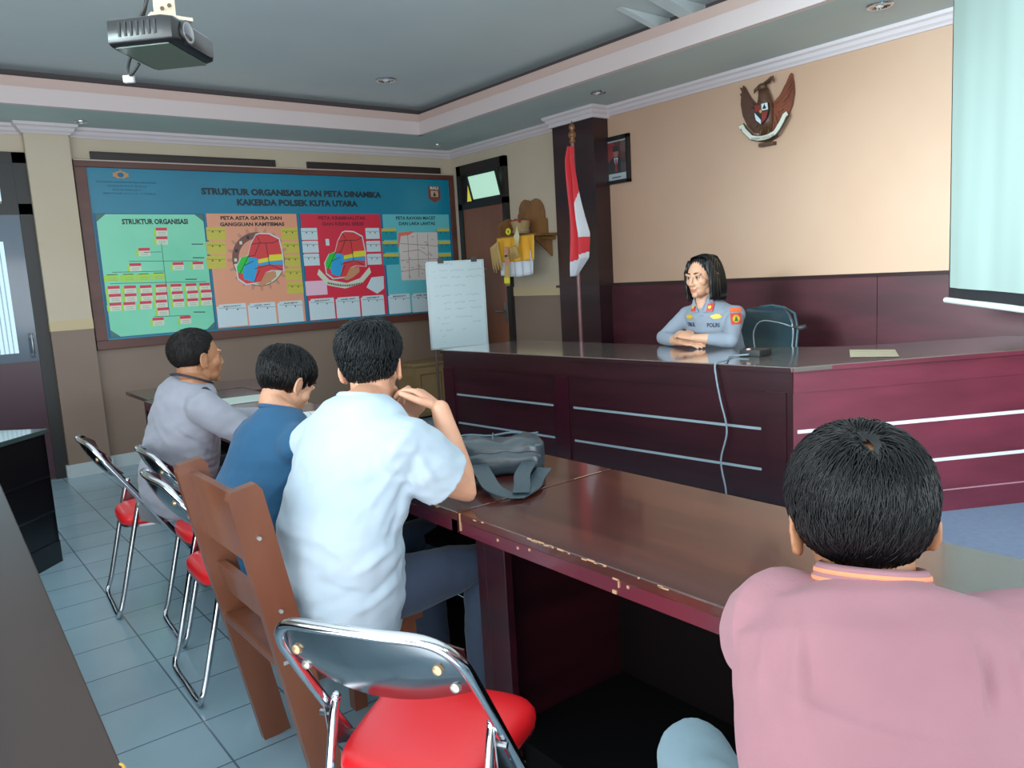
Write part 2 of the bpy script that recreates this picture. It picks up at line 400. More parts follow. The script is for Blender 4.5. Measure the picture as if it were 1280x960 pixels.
def stroke(mb, pts, w, o, m):
    for a, b in zip(pts, pts[1:]):
        d = V(b) - V(a)
        if d.length < 1e-6: continue
        n = V((-d.y, d.x)).normalized() * w / 2; P2(mb, [(a[0] + n.x, a[1] + n.y), (b[0] + n.x, b[1] + n.y), (b[0] - n.x, b[1] - n.y), (a[0] - n.x, a[1] - n.y)], o, m)
ink = mat('print_black', '#16242c', .5); pr_red = mat('print_red', '#d62a48', .5); pr_green = mat('print_green', '#6fd6ad', .4, var='#8ae6bf', vscale=(1, 1, 1)); pr_orange = mat('print_orange', '#eb9a78', .4)
pr_red_bg = mat('print_red_ground', '#e0243f', .4); pr_teal = mat('print_teal', '#5fc0cc', .4); pr_teal_d = mat('print_teal_dark', '#1391a8', .4); pr_yel = mat('print_olive_yellow', '#cdbf45', .5); pr_white = mat('print_pale', '#cfe2ea', .5)
pr_cream = mat('print_cream', '#d9e0c8', .5); pr_lime = mat('print_lime', '#a6dd3c', .5); map_red = mat('map_red', '#e2383c', .5); map_yel = mat('map_yellow', '#ece22e', .5); map_blue = mat('map_blue', '#25a0e0', .5); map_green = mat('map_green', '#22c83c', .5)
map_tan = mat('map_tan', '#cf8c62', .5); pr_navy = mat('print_navy', '#0a5a86', .5); pr_gear = mat('gear_brown', '#7a4a44', .5); pr_pink = mat('print_pink', '#f0c0d8', .5)
def tx(mb, s, x0, x1, z0, z1, m=ink, o=.0025, bold=.045): put_text(mb, s, m, lambda u, v: flat(u, v, o), x0, x1, z0, z1, bold)
mb = MB()
tx(mb, 'STRUKTUR ORGANISASI DAN PETA DINAMIKA', 2.23, 3.99, 2.235, 2.295, bold=.055)
tx(mb, 'KAKERDA POLSEK KUTA UTARA', 2.53, 3.72, 2.145, 2.205, bold=.055)
mb.build('title_lettering', parent=brd); mb = MB()
faint = mat('print_faint', '#0b5670', .5)
for i, (s, a, b) in enumerate((('KEPOLISIAN NEGARA REPUBLIK INDONESIA', 1.42, 1.87), ('DAERAH BALI', 1.50, 1.79), ('RESOR BADUNG', 1.53, 1.75), ('SEKTOR KUTA UTARA', 1.46, 1.86))):
    z = 2.315 - i * .03; tx(mb, s, a, b, z, z + .016, faint, bold=.0)
mb.build('small_lettering', parent=brd)
# small crest shapes
def crest(mb, cx, cz, w, h, o=.003):
    P2(mb, [(cx - w / 2, cz + h * .5), (cx + w / 2, cz + h * .5), (cx + w / 2, cz + h * .3), (cx - w / 2, cz + h * .3)], o, pr_gear)
    P2(mb, [(cx - w / 2, cz + h * .28), (cx + w / 2, cz + h * .28), (cx + w / 2, cz - h * .25), (cx, cz - h * .5), (cx - w / 2, cz - h * .25)], o, mat('crest_red', '#7c3430', .5))
    P2(mb, [(cx - w * .3, cz + h * .22), (cx + w * .3, cz + h * .22), (cx + w * .3, cz - h * .15), (cx - w * .3, cz - h * .15)], o + .001, mat('crest_tan', '#c9a58c', .5))
    P2(mb, [(cx - w * .15, cz - h * .1), (cx + w * .15, cz - h * .1), (cx, cz + h * .18)], o + .002, ink)
mb = MB(); x, z = c2(773, 205); crest(mb, x, z, .15, .17)
tx(mb, 'BALI', x - .05, x + .05, z + .052, z + .08, pr_cream, .006)
mb.build('crest', parent=brd)
mb = MB(); x, z = c1(230, 112)
P2(mb, [(x + .055 * math.cos(a) * (1.25 if i % 2 else 1), z + .028 * math.sin(a) * (1.1 if i % 2 else .9)) for i, a in enumerate([2 * PI * k / 16 for k in range(16)])], .003, mat('crest_gold', '#b98a55', .5))
P2(mb, [(x + .025 * math.cos(a), z + .02 * math.sin(a)) for a in [2 * PI * k / 10 for k in range(10)]], .004, pr_navy)
P2(mb, [(x - .012, z + .025), (x + .012, z + .025), (x, z + .045)], .004, mat('crest_gold', '', .5))
mb.build('crest', parent=brd)
Z0, Z1 = 1.07, 2.075
# panel 1 ---
mb = MB(); rect(mb, 1.365, 2.235, Z0, Z1, .0, pr_navy); rect(mb, 1.385, 2.222, Z0 + .008, Z1 - .008, .0008, pr_green)
for sx, cx in ((1, 1.385), (-1, 2.222)):
    for sz, cz in ((1, Z0 + .008), (-1, Z1 - .008)): P2(mb, [(cx, cz), (cx + sx * .07, cz), (cx, cz + sz * .06)], .0015, mat('print_corner', '#3d6a66', .5))
tx(mb, 'STRUKTUR ORGANISASI', 1.57, 2.09, 1.985, 2.03, bold=.045)
def entry(u, v, w=54, red=True):
    x, z = c1(u, v); k = w / 54
    rect(mb, x - .045 * k, x + .045 * k, z - .055, z, .0015, pr_cream if red else pr_lime)
    rect(mb, x - .065 * k, x - .045 * k, z - .055, z - .005, .0018, pr_lime)
    if red: rect(mb, x - .045 * k, x + .045 * k, z - .012, z + .012, .002, pr_red)
    else: rect(mb, x - .04, x + .04, z - .002, z + .004, .002, ink)
    for j in range(2): rect(mb, x - .03 * k, x + .03 * k, z - .03 - j * .015, z - .026 - j * .015, .002, mat('print_grey', '#8a9a9a', .5))
for p in ((425, 371), (427, 413), (343, 468), (300, 541), (505, 536), (600, 533), (197, 650), (275, 648), (350, 646), (425, 642), (495, 640), (567, 637), (632, 635), (203, 688), (278, 686), (355, 684), (425, 680), (502, 675), (575, 672), (640, 668), (205, 730), (272, 727), (350, 722), (425, 716), (507, 712), (575, 709), (640, 705), (433, 753), (410, 801), (540, 793)): entry(*p)
for p in ((190, 590), (267, 588), (340, 586), (412, 582)): entry(*p, red=False)
def ln(cf, pts, w=.004, o=.0022, m=ink): stroke(mb, [cf(*p) for p in pts], w, o, m)
ln(c1, [(425, 440), (465, 785)]); ln(c1, [(343, 482), (425, 480)]); ln(c1, [(270, 525), (600, 523)]); ln(c1, [(190, 578), (437, 572)]); ln(c1, [(180, 632), (640, 622)]); ln(c1, [(390, 790), (560, 784)])
for u, v in ((600, 443), (605, 508), (570, 611), (610, 768)): ln(c1, [(u - 30, v), (u + 25, v)], .008)
mb.build('chart_panel', parent=brd)
# gear-and-map drawing, shared by panels 2 and 3
OUT = [(330, 390), (345, 384), (385, 386), (425, 408), (440, 480), (443, 548), (395, 545), (370, 555), (350, 598), (290, 606), (258, 582), (250, 530), (270, 490), (298, 480), (310, 430)]
def regmap(mb, f, o):
    cx, cy = 345, 495
    P2(mb, [f(cx + (u - cx) * 1.05, cy + (v - cy) * 1.05) for u, v in OUT], o, pr_white)
    P2(mb, [f(u, v) for u, v in OUT], o + .0006, map_red)
    P2(mb, [f(*p) for p in ((338, 498), (385, 488), (385, 478), (439, 474), (441, 500), (385, 506), (340, 516))], o + .0012, map_yel)
    P2(mb, [f(*p) for p in ((338, 516), (385, 506), (442, 502), (443, 522), (385, 520), (340, 526))], o + .0012, map_blue)
    P2(mb, [f(*p) for p in ((280, 500), (310, 486), (340, 495), (335, 540), (322, 598), (280, 586), (275, 560))], o + .0012, map_blue)
    P2(mb, [f(*p) for p in ((252, 530), (270, 488), (298, 481), (300, 508), (282, 525), (278, 558), (262, 562), (251, 548))], o + .0016, map_green)
    P2(mb, [f(*p) for p in ((350, 598), (370, 555), (412, 552), (414, 575), (385, 600), (355, 616), (330, 606))], o + .0016, map_tan)
    for L in (((310, 430), (345, 425), (400, 425), (425, 410)), ((372, 425), (385, 520), (440, 545)), ((345, 425), (325, 480), (300, 485)), ((335, 395), (350, 425)), ((325, 540), (385, 522)), ((280, 525), (320, 505)), ((322, 598), (345, 545)), ((262, 562), (300, 480))):
        stroke(mb, [f(*p) for p in L], .006, o + .0022, ink)
# panel 2 ---
mb = MB(); rect(mb, 2.245, 3.085, Z0, Z1, 0, pr_navy); rect(mb, 2.25, 3.075, Z0 + .005, Z1, .0008, pr_orange)
tx(mb, 'PETA ASTA GATRA DAN', 2.37, 2.93, 2.02, 2.055, bold=.045); tx(mb, 'GANGGUAN KAMTIBMAS', 2.36, 2.95, 1.965, 2.0, bold=.045)
def notebox(cf, u0, u1, v0, v1, m, head='', hm=None, o=.0015):
    rc(mb, cf, u0, u1, v0, v1, o, m)
    a = cf(u0, v0); b = cf(u1, v0 + 14); rect(mb, a[0], b[0], b[1], a[1], o + .0004, hm or m)
    stroke(mb, [cf(u0, v0 + 16), cf(u1, v0 + 16)], .003, o + .001, ink)
    if head:
        p = cf(u0 + (u1 - u0) * .18, v0 + 12); q = cf(u1 - (u1 - u0) * .18, v0 + 1); tx(mb, head, p[0], q[0], p[1] , q[1] , ink, o + .001)
    for k in (.3, .7): c_ = cf(u0 + (u1 - u0) * k, v0 + 22); rect(mb, c_[0] - .006, c_[0] + .006, c_[1] - .006, c_[1] + .006, o + .001, ink)
for v in (362, 431, 500): notebox(c1, 645, 730, v, v + 62, pr_yel)
for i, v in enumerate((365, 430, 495, 560, 625)): notebox(c2, 42 + i * 7, 115 + i * 7, v, v + 56, pr_yel)
gx, gz = c2(343, 497)
ox = c1(893, 520)[0] - gx; oz = -.01
gcx, gcz = gx + ox, gz + oz
n_ = 40
gear = []
for i in range(n_ * 2):
    a = PI * i / n_; r = .262 if i % 4 < 2 else .243; gear.append((gcx + r * math.cos(a) * 1.0, gcz + r * math.sin(a)))
def annulus(mb, cx, cz, r0, r1, o, m, n=40, a0=0, a1=2 * PI):
    for i in range(n):
        a, b = a0 + (a1 - a0) * i / n, a0 + (a1 - a0) * (i + 1) / n
        P2(mb, [(cx + r * math.cos(t_), cz + r * math.sin(t_)) for r, t_ in ((r0, a), (r1, a), (r1, b), (r0, b))], o, m)
for i in range(20):
    a = 2 * PI * i / 20
    P2(mb, [(gcx + r * math.cos(a + d), gcz + r * math.sin(a + d)) for r, d in ((.24, -.07), (.285, -.035), (.285, .035), (.24, .07))], .0016, mat('gear_tan', '#c88a72', .5))
annulus(mb, gcx, gcz, .185, .243, .002, pr_gear)
annulus(mb, gcx, gcz, .18, .235, .0022, pr_cream, 14, PI * 1.05, PI * 1.95)
for i in range(16):
    a = 2 * PI * i / 16; p = (gcx + .213 * math.cos(a), gcz + .213 * math.sin(a)); rect(mb, p[0] - .012, p[0] + .012, p[1] - .014, p[1] + .014, .0028, ink if i % 2 else pr_cream)
regmap(mb, lambda u, v: (c2(u, v)[0] + ox, c2(u, v)[1] + oz), .0034)
for cf, u0, u1, v0, v1, h in ((c1, 700, 830, 733, 842, 'RENGGAT'), (c1, 848, 970, 727, 833, 'HASIL GIAT'), (c2, 30, 140, 718, 822, 'ANEV')): notebox(cf, u0, u1, v0, v1, pr_white, h, pr_white)
mb.build('map_panel', parent=brd)
# panel 3 ---
mb = MB(); rect(mb, 3.10, 3.97, Z0, Z1, 0, pr_navy); rect(mb, 3.115, 3.96, Z0 + .005, Z1, .0008, pr_red_bg)
dk = mat('print_maroon', '#7c1430', .5)
tx(mb, 'PETA KRIMINALITAS', 3.29, 3.79, 2.02, 2.055, dk); tx(mb, 'DAN KRING SERSE', 3.33, 3.77, 1.965, 2.0, dk)
for i, v in enumerate((366, 428, 490)): notebox(c2, 138 + i * 6, 210 + i * 5, v, v + 57, pr_white); notebox(c2, 446 + i * 4, 508 + i * 5, v, v + 52, pr_white)
rc(mb, c2, 254, 268, 418, 450, .0015, pr_white); rc(mb, c2, 160, 256, 616, 690, .0015, pr_pink)
P2(mb, [c2(*p) for p in ((472, 602), (530, 596), (532, 655), (500, 680), (448, 650))], .0015, pr_white)
# ribbon
rb = [(212, 588), (262, 640), (345, 655), (425, 632), (470, 578)]
for a, b in zip(rb, rb[1:]): P2(mb, [c2(*a), c2(*b), c2(b[0] - 8 if b[0] > 345 else b[0] + 8, b[1] - 26), c2(a[0] - 8 if a[0] > 345 else a[0] + 8, a[1] - 26)][::-1], .0018, pr_cream)
for i in range(20):
    u = 262 + i * 8.4; v = 640 + 12 * math.sin((u - 262) / 165 * PI) - 10; rc(mb, c2, u, u + 4.5, v - 6, v + 4, .0026, ink)
regmap(mb, c2, .0034)
for u0, u1, v0, v1, h in ((180, 292, 706, 808, 'RENGGAT'), (308, 413, 699, 798, 'HASIL GIAT'), (428, 530, 692, 788, 'ANEV')): notebox(c2, u0, u1, v0, v1, pr_white, h, pr_white)
mb.build('map_panel', parent=brd)
# panel 4 ---
mb = MB(); rect(mb, 3.975, 4.805, Z0, Z1, 0, pr_navy); rect(mb, 3.985, 4.79, Z0 + .005, Z1, .0008, pr_teal)
tx(mb, 'PETA RAWAN MACET', 4.14, 4.62, 2.02, 2.055, bold=.03); tx(mb, 'DAN LAKA LANTAS', 4.17, 4.61, 1.965, 2.0, bold=.03)
for i, v in enumerate((368, 428, 488)): notebox(c2, 521 + i * 4, 590 + i * 6, v, v + 55, pr_teal_d, '', pr_yel); notebox(c2, 785 + i * 4, 846 + i * 4, v, v + 55, pr_teal_d, '', pr_yel)
P2(mb, [c2(*p) for p in ((600, 388), (787, 386), (795, 612), (617, 616))], .0018, mat('map_paper', '#ddd2cc', .5))
P2(mb, [c2(*p) for p in ((600, 388), (680, 380), (655, 398), (612, 405), (604, 460), (600, 460))], .0024, mat('print_coral', '#f0705c', .5))
rd = mat('map_road', '#a2505e', .5)
for L in (((610, 440), (790, 452)), ((645, 395), (655, 612)), ((690, 392), (700, 600)), ((740, 392), (748, 605)), ((612, 520), (793, 512)), ((615, 575), (700, 560), (790, 580)), ((620, 480), (700, 470), (745, 500))): stroke(mb, [c2(*p) for p in L], .005, .003, rd)
random.seed(3)
for i in range(26):
    u, v = random.uniform(612, 780), random.uniform(400, 600); rc(mb, c2, u, u + random.uniform(4, 14), v, v + 3, .0034, rd)
for u0, u1, v0, v1, h in ((558, 655, 685, 778, 'RENGGAT'), (670, 760, 680, 770, 'HASIL GIAT'), (775, 850, 676, 762, 'ANEV')): notebox(c2, u0, u1, v0, v1, pr_white, h, pr_white)
mb.build('map_panel', parent=brd)
# ------------------------------------------------------------------ downlights
def downlight(x, y, z, r, label):
    t_ = thing('downlight', label, 'ceiling light', (x, y, z))
    MB().m(chrome).lathe([(r * .72, -.001), (r, -.001), (r * 1.02, -.006), (r * .95, -.012), (r * .75, -.012), (r * .70, -.004)], (x, y, z)).build('trim_ring', parent=t_, smooth='auto')
    MB().m(mat('lamp_reflector', '#6a6a66', .3, metal=.6)).lathe([(r * .74, -.002), (r * .4, -.003), (.001, -.003)], (x, y, z)).build('reflector', parent=t_)
    MB().m(mat('lamp_glass', '#dcdcd2', .3)).ell((x, y, z - .008), (r * .3, r * .3, .01), nu=12, nv=6).build('bulb', parent=t_, smooth=True)
downlight(4.38, 4.31, ZS, .06, 'round chrome downlight in the soffit above the framed portrait')
downlight(4.38, 2.17, ZS, .07, 'round chrome downlight in the soffit nearest the projection screen')
downlight(1.31, 6.73, ZS, .045, 'small round downlight in the soffit above the left pilaster')
downlight(4.48, 6.67, ZS, .045, 'small round downlight in the soffit at the room corner above the door')
downlight(3.30, 5.58, ZT, .085, 'round downlight in the raised ceiling panel beyond the projector')

# ------------------------------------------------------------------ projector
pr = thing('projector', 'black projector with cables hanging on a cream bracket from the ceiling', 'projector', (.78, 2.60, 2.20), math.radians(0))
pb = mat('projector_black', '#08070a', .35, bump=.02, bscale=200)
# its lens looks to the screen
fa = math.radians(-47)      # forward direction in XY
Rp = Matrix.Rotation(fa, 3, 'Z') @ Matrix.Rotation(math.radians(-3), 3, 'X')
pc = V((.765, 2.61, 2.165))
def pj(v): return pc + Rp @ (V(v) * .86)
mb = MB().m(pb); prof = []
for (x, sy, z0, z1) in ((-.12, .135, -.03, .045), (-.115, .145, -.045, .05), (.08, .145, -.045, .05), (.115, .135, -.04, .045), (.125, .12, -.03, .035)):
    q = []
    for k in range(24):
        a = 2 * PI * k / 24; ca, sa = math.cos(a), math.sin(a)
        yy = sy * math.copysign(abs(ca) ** .25, ca); zz = (z0 + z1) / 2 + (z1 - z0) / 2 * math.copysign(abs(sa) ** .25, sa); q.append(pj((x, yy, zz)))
    prof.append(q)
mb.rings(prof).build('housing', parent=pr, smooth='auto')
mb = MB().m(mat('projector_vent', '#060608', .7))
for k in range(7): mb.box(pj((-.07 + k * .022, -.146, .005)), (.007, .003, .04), Rp)
mb.build('vent_grille', parent=pr)
mb = MB().m(mat('projector_vent', '', .7))
for k in range(7): mb.box(pj((-.125, -.09 + k * .02, .0)), (.004, .007, .04), Rp)
mb.build('vent_grille', parent=pr)
mb = MB().m(pb).tube([pj((.11, -.06, .005)), pj((.135, -.06, .005))], [.036, .034], 24)
mb.m(mat('lens_glass', '#1b2228', .05, coat=1)).tube([pj((.134, -.06, .005)), pj((.137, -.06, .005))], [.028, .022], 24)
mb.m(chrome_dull).tube([pj((.132, -.06, .005)), pj((.1355, -.06, .005))], [.0325, .030], 24).build('lens', parent=pr, smooth='auto')
mb = MB().m(mat('projector_under', '#3c4a44', .3))
mb.box(pj((-.005, 0, -.0455)), (.17, .21, .003), Rp).build('base_plate', parent=pr)
mb = MB().m(mat('bracket_cream', '#cfc3a8', .5))
top = V((.775, 2.60, ZT))
mb.bb((.745, 2.585, 2.235), (.805, 2.60, ZT)).bb((.72, 2.54, 2.222), (.84, 2.66, 2.232)).bb((.735, 2.55, 2.955), (.815, 2.65, ZT - .001))
mb.build('bracket', parent=pr)
for z in (2.26, 2.30, 2.36, 2.42, 2.5, 2.6):
    for x, q in ((.765, 0), (.787, .012)): MB().m(mat('bolt_dark', '#5a3f33', .5)).tube([(x, 2.584, z + q), (x, 2.578, z + q)], .006, 8).build('bolt', parent=pr)
def curve_pts(P, n=8):
    """catmull rom"""
    P = [V(p) for p in P]; Q = [P[0] * 2 - P[1]] + P + [P[-1] * 2 - P[-2]]; out = []
    for i in range(1, len(Q) - 2):
        for k in range(n):
            t_ = k / n; a, b, c, d = Q[i - 1:i + 3]
            out.append(.5 * ((2 * b) + (c - a) * t_ + (2 * a - 5 * b + 4 * c - d) * t_ * t_ + (3 * b - a - 3 * c + d) * t_ ** 3))
    return out + [P[-1]]
mb = MB().m(black_rub)
mb.tube(curve_pts([pj((-.12, .06, .0)), pj((-.17, .07, .0)), pj((-.185, .06, -.05)), pj((-.15, .02, -.09)), pj((-.10, .0, -.06))]), .005, 8)
mb.tube(curve_pts([pj((-.12, .02, .03)), (.735, 2.62, 2.3), (.74, 2.61, 2.45), (.738, 2.61, 2.7), (.738, 2.61, 2.95)]), .006, 8)
mb.tube(curve_pts([pj((-.12, -.02, .02)), (.728, 2.60, 2.28), (.73, 2.6, 2.36), (.735, 2.605, 2.5)]), .005, 8)
mb.m(white_pl).box(pj((-.165, .03, -.10)), (.03, .018, .02), Rp)
mb.build('cables', parent=pr, smooth=True)

# ------------------------------------------------------------------ projection screen
sd = V((-.77, -.64, 0)); s0 = V((4.16, 1.70, 0))     # left end, runs toward the camera side
sn = V((sd.y, -sd.x, 0)) * -1
scr = thing('projection_screen', 'pull down white projection screen with black border hanging at right', 'projection screen', tuple(s0 + V((0, 0, 1.15))))
def sp(u, z, o=0): p = s0 + sd * u + sn * o; return (p.x, p.y, z)
nfold = 40; W_ = 2.1
def scr_sheet(u0, u1, z0, z1, off, m, nm):
    mb = MB().m(m); nz = 14; g = []
    for i in range(nfold + 1):
        u = u0 + (u1 - u0) * i / nfold; col = []
        for j in range(nz + 1):
            z = z0 + (z1 - z0) * j / nz
            w = .005 * math.sin(u * 11 + z * 1.2) * (1.15 - (z - 1.15) / 1.6 * .6) + .0018 * math.sin(u * 27 + 1 - z)
            col.append(mb.bm.verts.new(sp(u, z, off + w)))
        g.append(col)
    for i in range(nfold):
        for j in range(nz): mb.face([g[i][j], g[i + 1][j], g[i + 1][j + 1], g[i][j + 1]])
    return mb.build(nm, parent=scr, smooth=True)
scr_sheet(.0, W_, 1.165, 2.70, -.004, mat('screen_border', '#12131a', .7), 'border')
for o_, nm in ((.003, 'screen_fabric'),): scr_sheet(.035, W_ - .035, 1.215, 2.70, o_, mat('screen_fabric', '#9fb4ae', .75), nm)
scr_sheet(.035, W_ - .035, 1.215, 2.70, -.011, mat('screen_fabric', '', .75), 'screen_back')
MB().m(white_pl).tube([sp(-.03, 1.15), sp(W_ + .03, 1.15)], .014, 14).build('bottom_bar', parent=scr, smooth='auto')
MB().m(white_pl).tube([sp(-.05, 2.69), sp(W_ + .05, 2.69)], .035, 16).build('roller_case', parent=scr, smooth='auto')

# ------------------------------------------------------------------ flag
fl = thing('flagpole', 'standing flagpole with brass finial and plain wood pole before the maroon pillar', 'flagpole', (4.5, 4.74, .17))
pole_m = mat('pole_wood', '#7b4a4c', .35, coat=.3)
MB().m(pole_m).tube([(4.5, 4.74, .18), (4.5, 4.74, 2.44)], .016, 14).build('pole', parent=fl, smooth='auto')
MB().m(mat('finial_brass', '#8a5a3a', .35, metal=.4)).lathe([(.001, .0), (.022, .0), (.026, .02), (.016, .035), (.03, .05), (.034, .065), (.026, .085), (.014, .095), (.026, .115), (.024, .135), (.008, .155), (.001, .175)], (4.5, 4.74, 2.43)).build('finial', parent=fl, smooth=True)
MB().m(pole_m).lathe([(.001, 0), (.16, 0), (.16, .02), (.10, .04), (.03, .06), (.022, .14), (.001, .14)], (4.5, 4.74, .17)).build('base', parent=fl, smooth='auto')
# cloth: draped red over white
flagred = mat('flag_red', '#e01f2c', .6, sheen=.3); flagwhite = mat('flag_white', '#dfe3ec', .6, sheen=.3)
fx, fy = 4.47, 4.74
mb = MB(); rows = 120; cols = 70; G = []
def flag_pt(s, t_):
    # s along width 0..1 (pole -> fly), t down 0..1 ; cloth hangs from its hoist corner
    top, bot = 2.40, 1.36
    env = min(1, .10 + t_ * 1.35) if t_ < .68 else 1 - (t_ - .68) * .9 if t_ < .86 else .84 - (t_ - .86) * 5.2
    env = max(env, .08)
    wdt = .185 * env
    z = top - (top - bot) * t_
    y = fy + .03 * (1 if t_ > .1 else t_ * 10) - wdt * s
    x = fx - .045 * math.sin(s * PI * 3.2) * (.35 + .65 * env) - .015 * math.sin(t_ * 7 + s * 5)
    return V((x, y, z))
for i in range(rows + 1):
    G.append([mb.bm.verts.new(flag_pt(j / cols, i / rows)) for j in range(cols + 1)])
for i in range(rows):
    for j in range(cols):
        s_, t_ = j / cols, i / rows
        white = (.34 < t_ < .70 and s_ > max(.66, 1.0 - (t_ - .34) * 2.2)) or t_ > .90 - .09 * s_
        mb.m(flagwhite if white else flagred); mb.face([G[i][j], G[i][j + 1], G[i + 1][j + 1], G[i + 1][j]])
fc = mb.build('flag', smooth=True, loc=(4.47, 4.74, 2.40)); setp(fc, 'red and white flag hanging folded from the standing pole', 'flag')
m_ = fc.modifiers.new('s', 'SOLIDIFY'); m_.thickness = .003

# ------------------------------------------------------------------ framed portrait
pt = thing('framed_portrait', 'black framed portrait of man in dark suit and red tie on wall', 'picture', (XR, 4.60, 2.10))
X_ = XR - .005
def rr(mb, y0, y1, z0, z1, o, m): mb.m(m).poly3([(X_ - o, y0, z0), (X_ - o, y1, z0), (X_ - o, y1, z1), (X_ - o, y0, z1)])
mb = MB().m(mat('frame_black', '#0b0b0d', .4)); ya, yb, za, zb = 4.45, 4.755, 2.10, 2.485
mb.bb((XR - .03, ya, za), (XR - .002, ya + .035, zb), bev=.004).bb((XR - .03, yb - .035, za), (XR - .002, yb, zb), bev=.004).bb((XR - .03, ya, za), (XR - .002, yb, za + .03), bev=.004).bb((XR - .03, ya, zb - .035), (XR - .002, yb, zb), bev=.004)
mb.build('frame', parent=pt)
mb = MB(); rr(mb, ya + .03, yb - .03, za + .025, zb - .03, .002, pr_white); rr(mb, ya + .045, yb - .045, za + .085, zb - .045, .003, mat('photo_maroon', '#5c2326', .4))
rr(mb, 4.63, yb - .045, za + .16, zb - .045, .0034, mat('photo_red', '#a42a30', .4))
yc = 4.61
def py2(mb, pts, o, m): mb.m(m).poly3([(X_ - o, yc - a, b) for a, b in pts])
py2(mb, [(-.095, za + .085), (.095, za + .085), (.09, za + .18), (.04, za + .215), (-.04, za + .215), (-.09, za + .18)], .004, mat('photo_suit', '#15161f', .4))
py2(mb, [(-.025, za + .21), (.025, za + .21), (.0, za + .12)], .0044, pr_white); py2(mb, [(-.008, za + .20), (.008, za + .20), (.012, za + .10), (-.012, za + .10)], .0048, mat('photo_tie', '#b01c28', .4))
py2(mb, [(.028 * math.cos(a), za + .25 + .037 * math.sin(a)) for a in [2 * PI * k / 16 for k in range(16)]], .0046, mat('photo_skin', '#a8735a', .4))
py2(mb, [(-.032, za + .262), (.032, za + .262), (.028, za + .305), (-.028, za + .305)], .005, mat('photo_cap', '#12100f', .4))
py2(mb, [(-.05, za + .05), (.05, za + .05), (.05, za + .058), (-.05, za + .058)], .0046, ink)
mb.build('photograph', parent=pt)
MB().m(mat('picture_glass', '#ffffff', .03, trans=1)).bb((XR - .016, ya + .03, za + .025), (XR - .014, yb - .03, zb - .03)).build('glass', parent=pt)

# ------------------------------------------------------------------ carved eagle emblem
eg = thing('eagle_emblem', 'carved wooden eagle emblem with shield and white ribbon on wall', 'wall emblem', (XR, 3.17, 2.19))
ex, ey, ez = XR, 3.175, 2.40
def E3(u, v, o): return V((ex - o, ey - u, ez + v))
carved_red = mat('carved_red_wood', '#7a3a22', .4, var='#5f2b18', vscale=(6, 6, 6), bump=.2, bscale=60)
def slab(mb, pts, o0, o1, m):
    mb.m(m); mb.slab3([E3(u, v, o0) for u, v in pts], (-(o1 - o0), 0, 0))
# wings: rows of feathers fanned inside a crescent
def wing(sg, m):
    mb = MB()
    outer = [(.03, -.13), (.10, -.12), (.155, -.06), (.19, .01), (.205, .09), (.20, .16), (.185, .215)]
    inner = [(.03, .03), (.06, .06), (.095, .085), (.125, .12), (.15, .16), (.172, .20)]
    slab(mb, [(sg * u, v) for u, v in outer + inner[::-1]], .012, .03, m)
    for k in range(9):
        t_ = k / 8; a = V((.04 + .05 * t_, -.02 + .07 * t_)); b = V((.06 + .145 * min(1, t_ * 1.3), -.125 + .33 * t_ ** 1.05))
        n = (b - a); L = n.length; n.normalize(); s_ = V((-n.y, n.x)) * .014
        pts = [a + s_ * .6, a + n * L * .55 + s_, b * .97 + s_ * .4, b, b * .97 - s_ * .4, a + n * L * .55 - s_, a - s_ * .6]
        slab(mb, [(sg * p.x, p.y) for p in pts], .03, .036 + .003 * (k % 2), m)
    return mb
wing(-1, mat('carved_dark_wood', '#4a2a1c', .45, bump=.3, bscale=60)).build('wing', parent=eg)
wing(1, carved_red).build('wing', parent=eg)
mb = MB().m(carved)
mb.tube([E3(.0, -.14, .03), E3(0, -.06, .045), E3(0, .03, .05), E3(-.005, .10, .045), E3(-.015, .15, .04)], [(.04, .02), (.06, .035), (.062, .04), (.045, .035), (.034, .028)], 16, side=(0, 1, 0))
mb.build('body', parent=eg, smooth=True)
mb = MB().m(carved).ell(E3(-.02, .165, .05), (.028, .036, .028)).tube([E3(-.045, .165, .055), E3(-.07, .155, .055), E3(-.078, .135, .055)], [.014, .011, .003], 8)
for k in range(4): mb.tube([E3(-.01 + k * .012, .185, .045), E3(.02 + k * .014, .20 + k * .006, .045), E3(.05 + k * .008, .215 - k * .018 + .01, .045)], [.010, .008, .002], 6)
mb.build('head', parent=eg, smooth=True)
mb = MB()
for k in range(7):
    a = math.radians(-30 + 10 * k); p0 = (0, -.08); p1 = (.14 * math.sin(a), -.08 - .115 * math.cos(a)); sx = V((math.cos(a), math.sin(a))) * .013
    slab(mb, [(p0[0] - sx.x * .4, p0[1] - sx.y * .4), (p1[0] - sx.x, p1[1] - sx.y), (p1[0] + sx.x, p1[1] + sx.y), (p0[0] + sx.x * .4, p0[1] + sx.y * .4)], .01 + .003 * (k % 2), .03 + .003 * (k % 2), carved)
mb.build('tail', parent=eg)
mb = MB(); sh = [(-.05, .05), (.05, .05), (.055, .0), (.04, -.05), (.0, -.085), (-.04, -.05), (-.055, 0)]
slab(mb, sh, .07, .09, mat('shield_black', '#151010', .4))
slab(mb, [(.004, .048), (.048, .048), (.052, .004), (.004, .004)], .09, .094, pr_white)
slab(mb, [(.012, .012), (.042, .012), (.027, .044)], .094, .097, mat('shield_black', '', .4))
slab(mb, [(-.052, .0), (-.05, -.002), (-.004, -.055), (-.004, -.082), (-.04, -.05)], .09, .094, pr_white)
slab(mb, [(.004, -.004), (.052, -.004), (.038, -.05), (.004, -.08)], .09, .094, mat('shield_red', '#7d1f1c', .4))
slab(mb, [(-.048, .046), (-.004, .046), (-.004, .006), (-.05, .006)], .09, .094, mat('shield_red', '', .4))
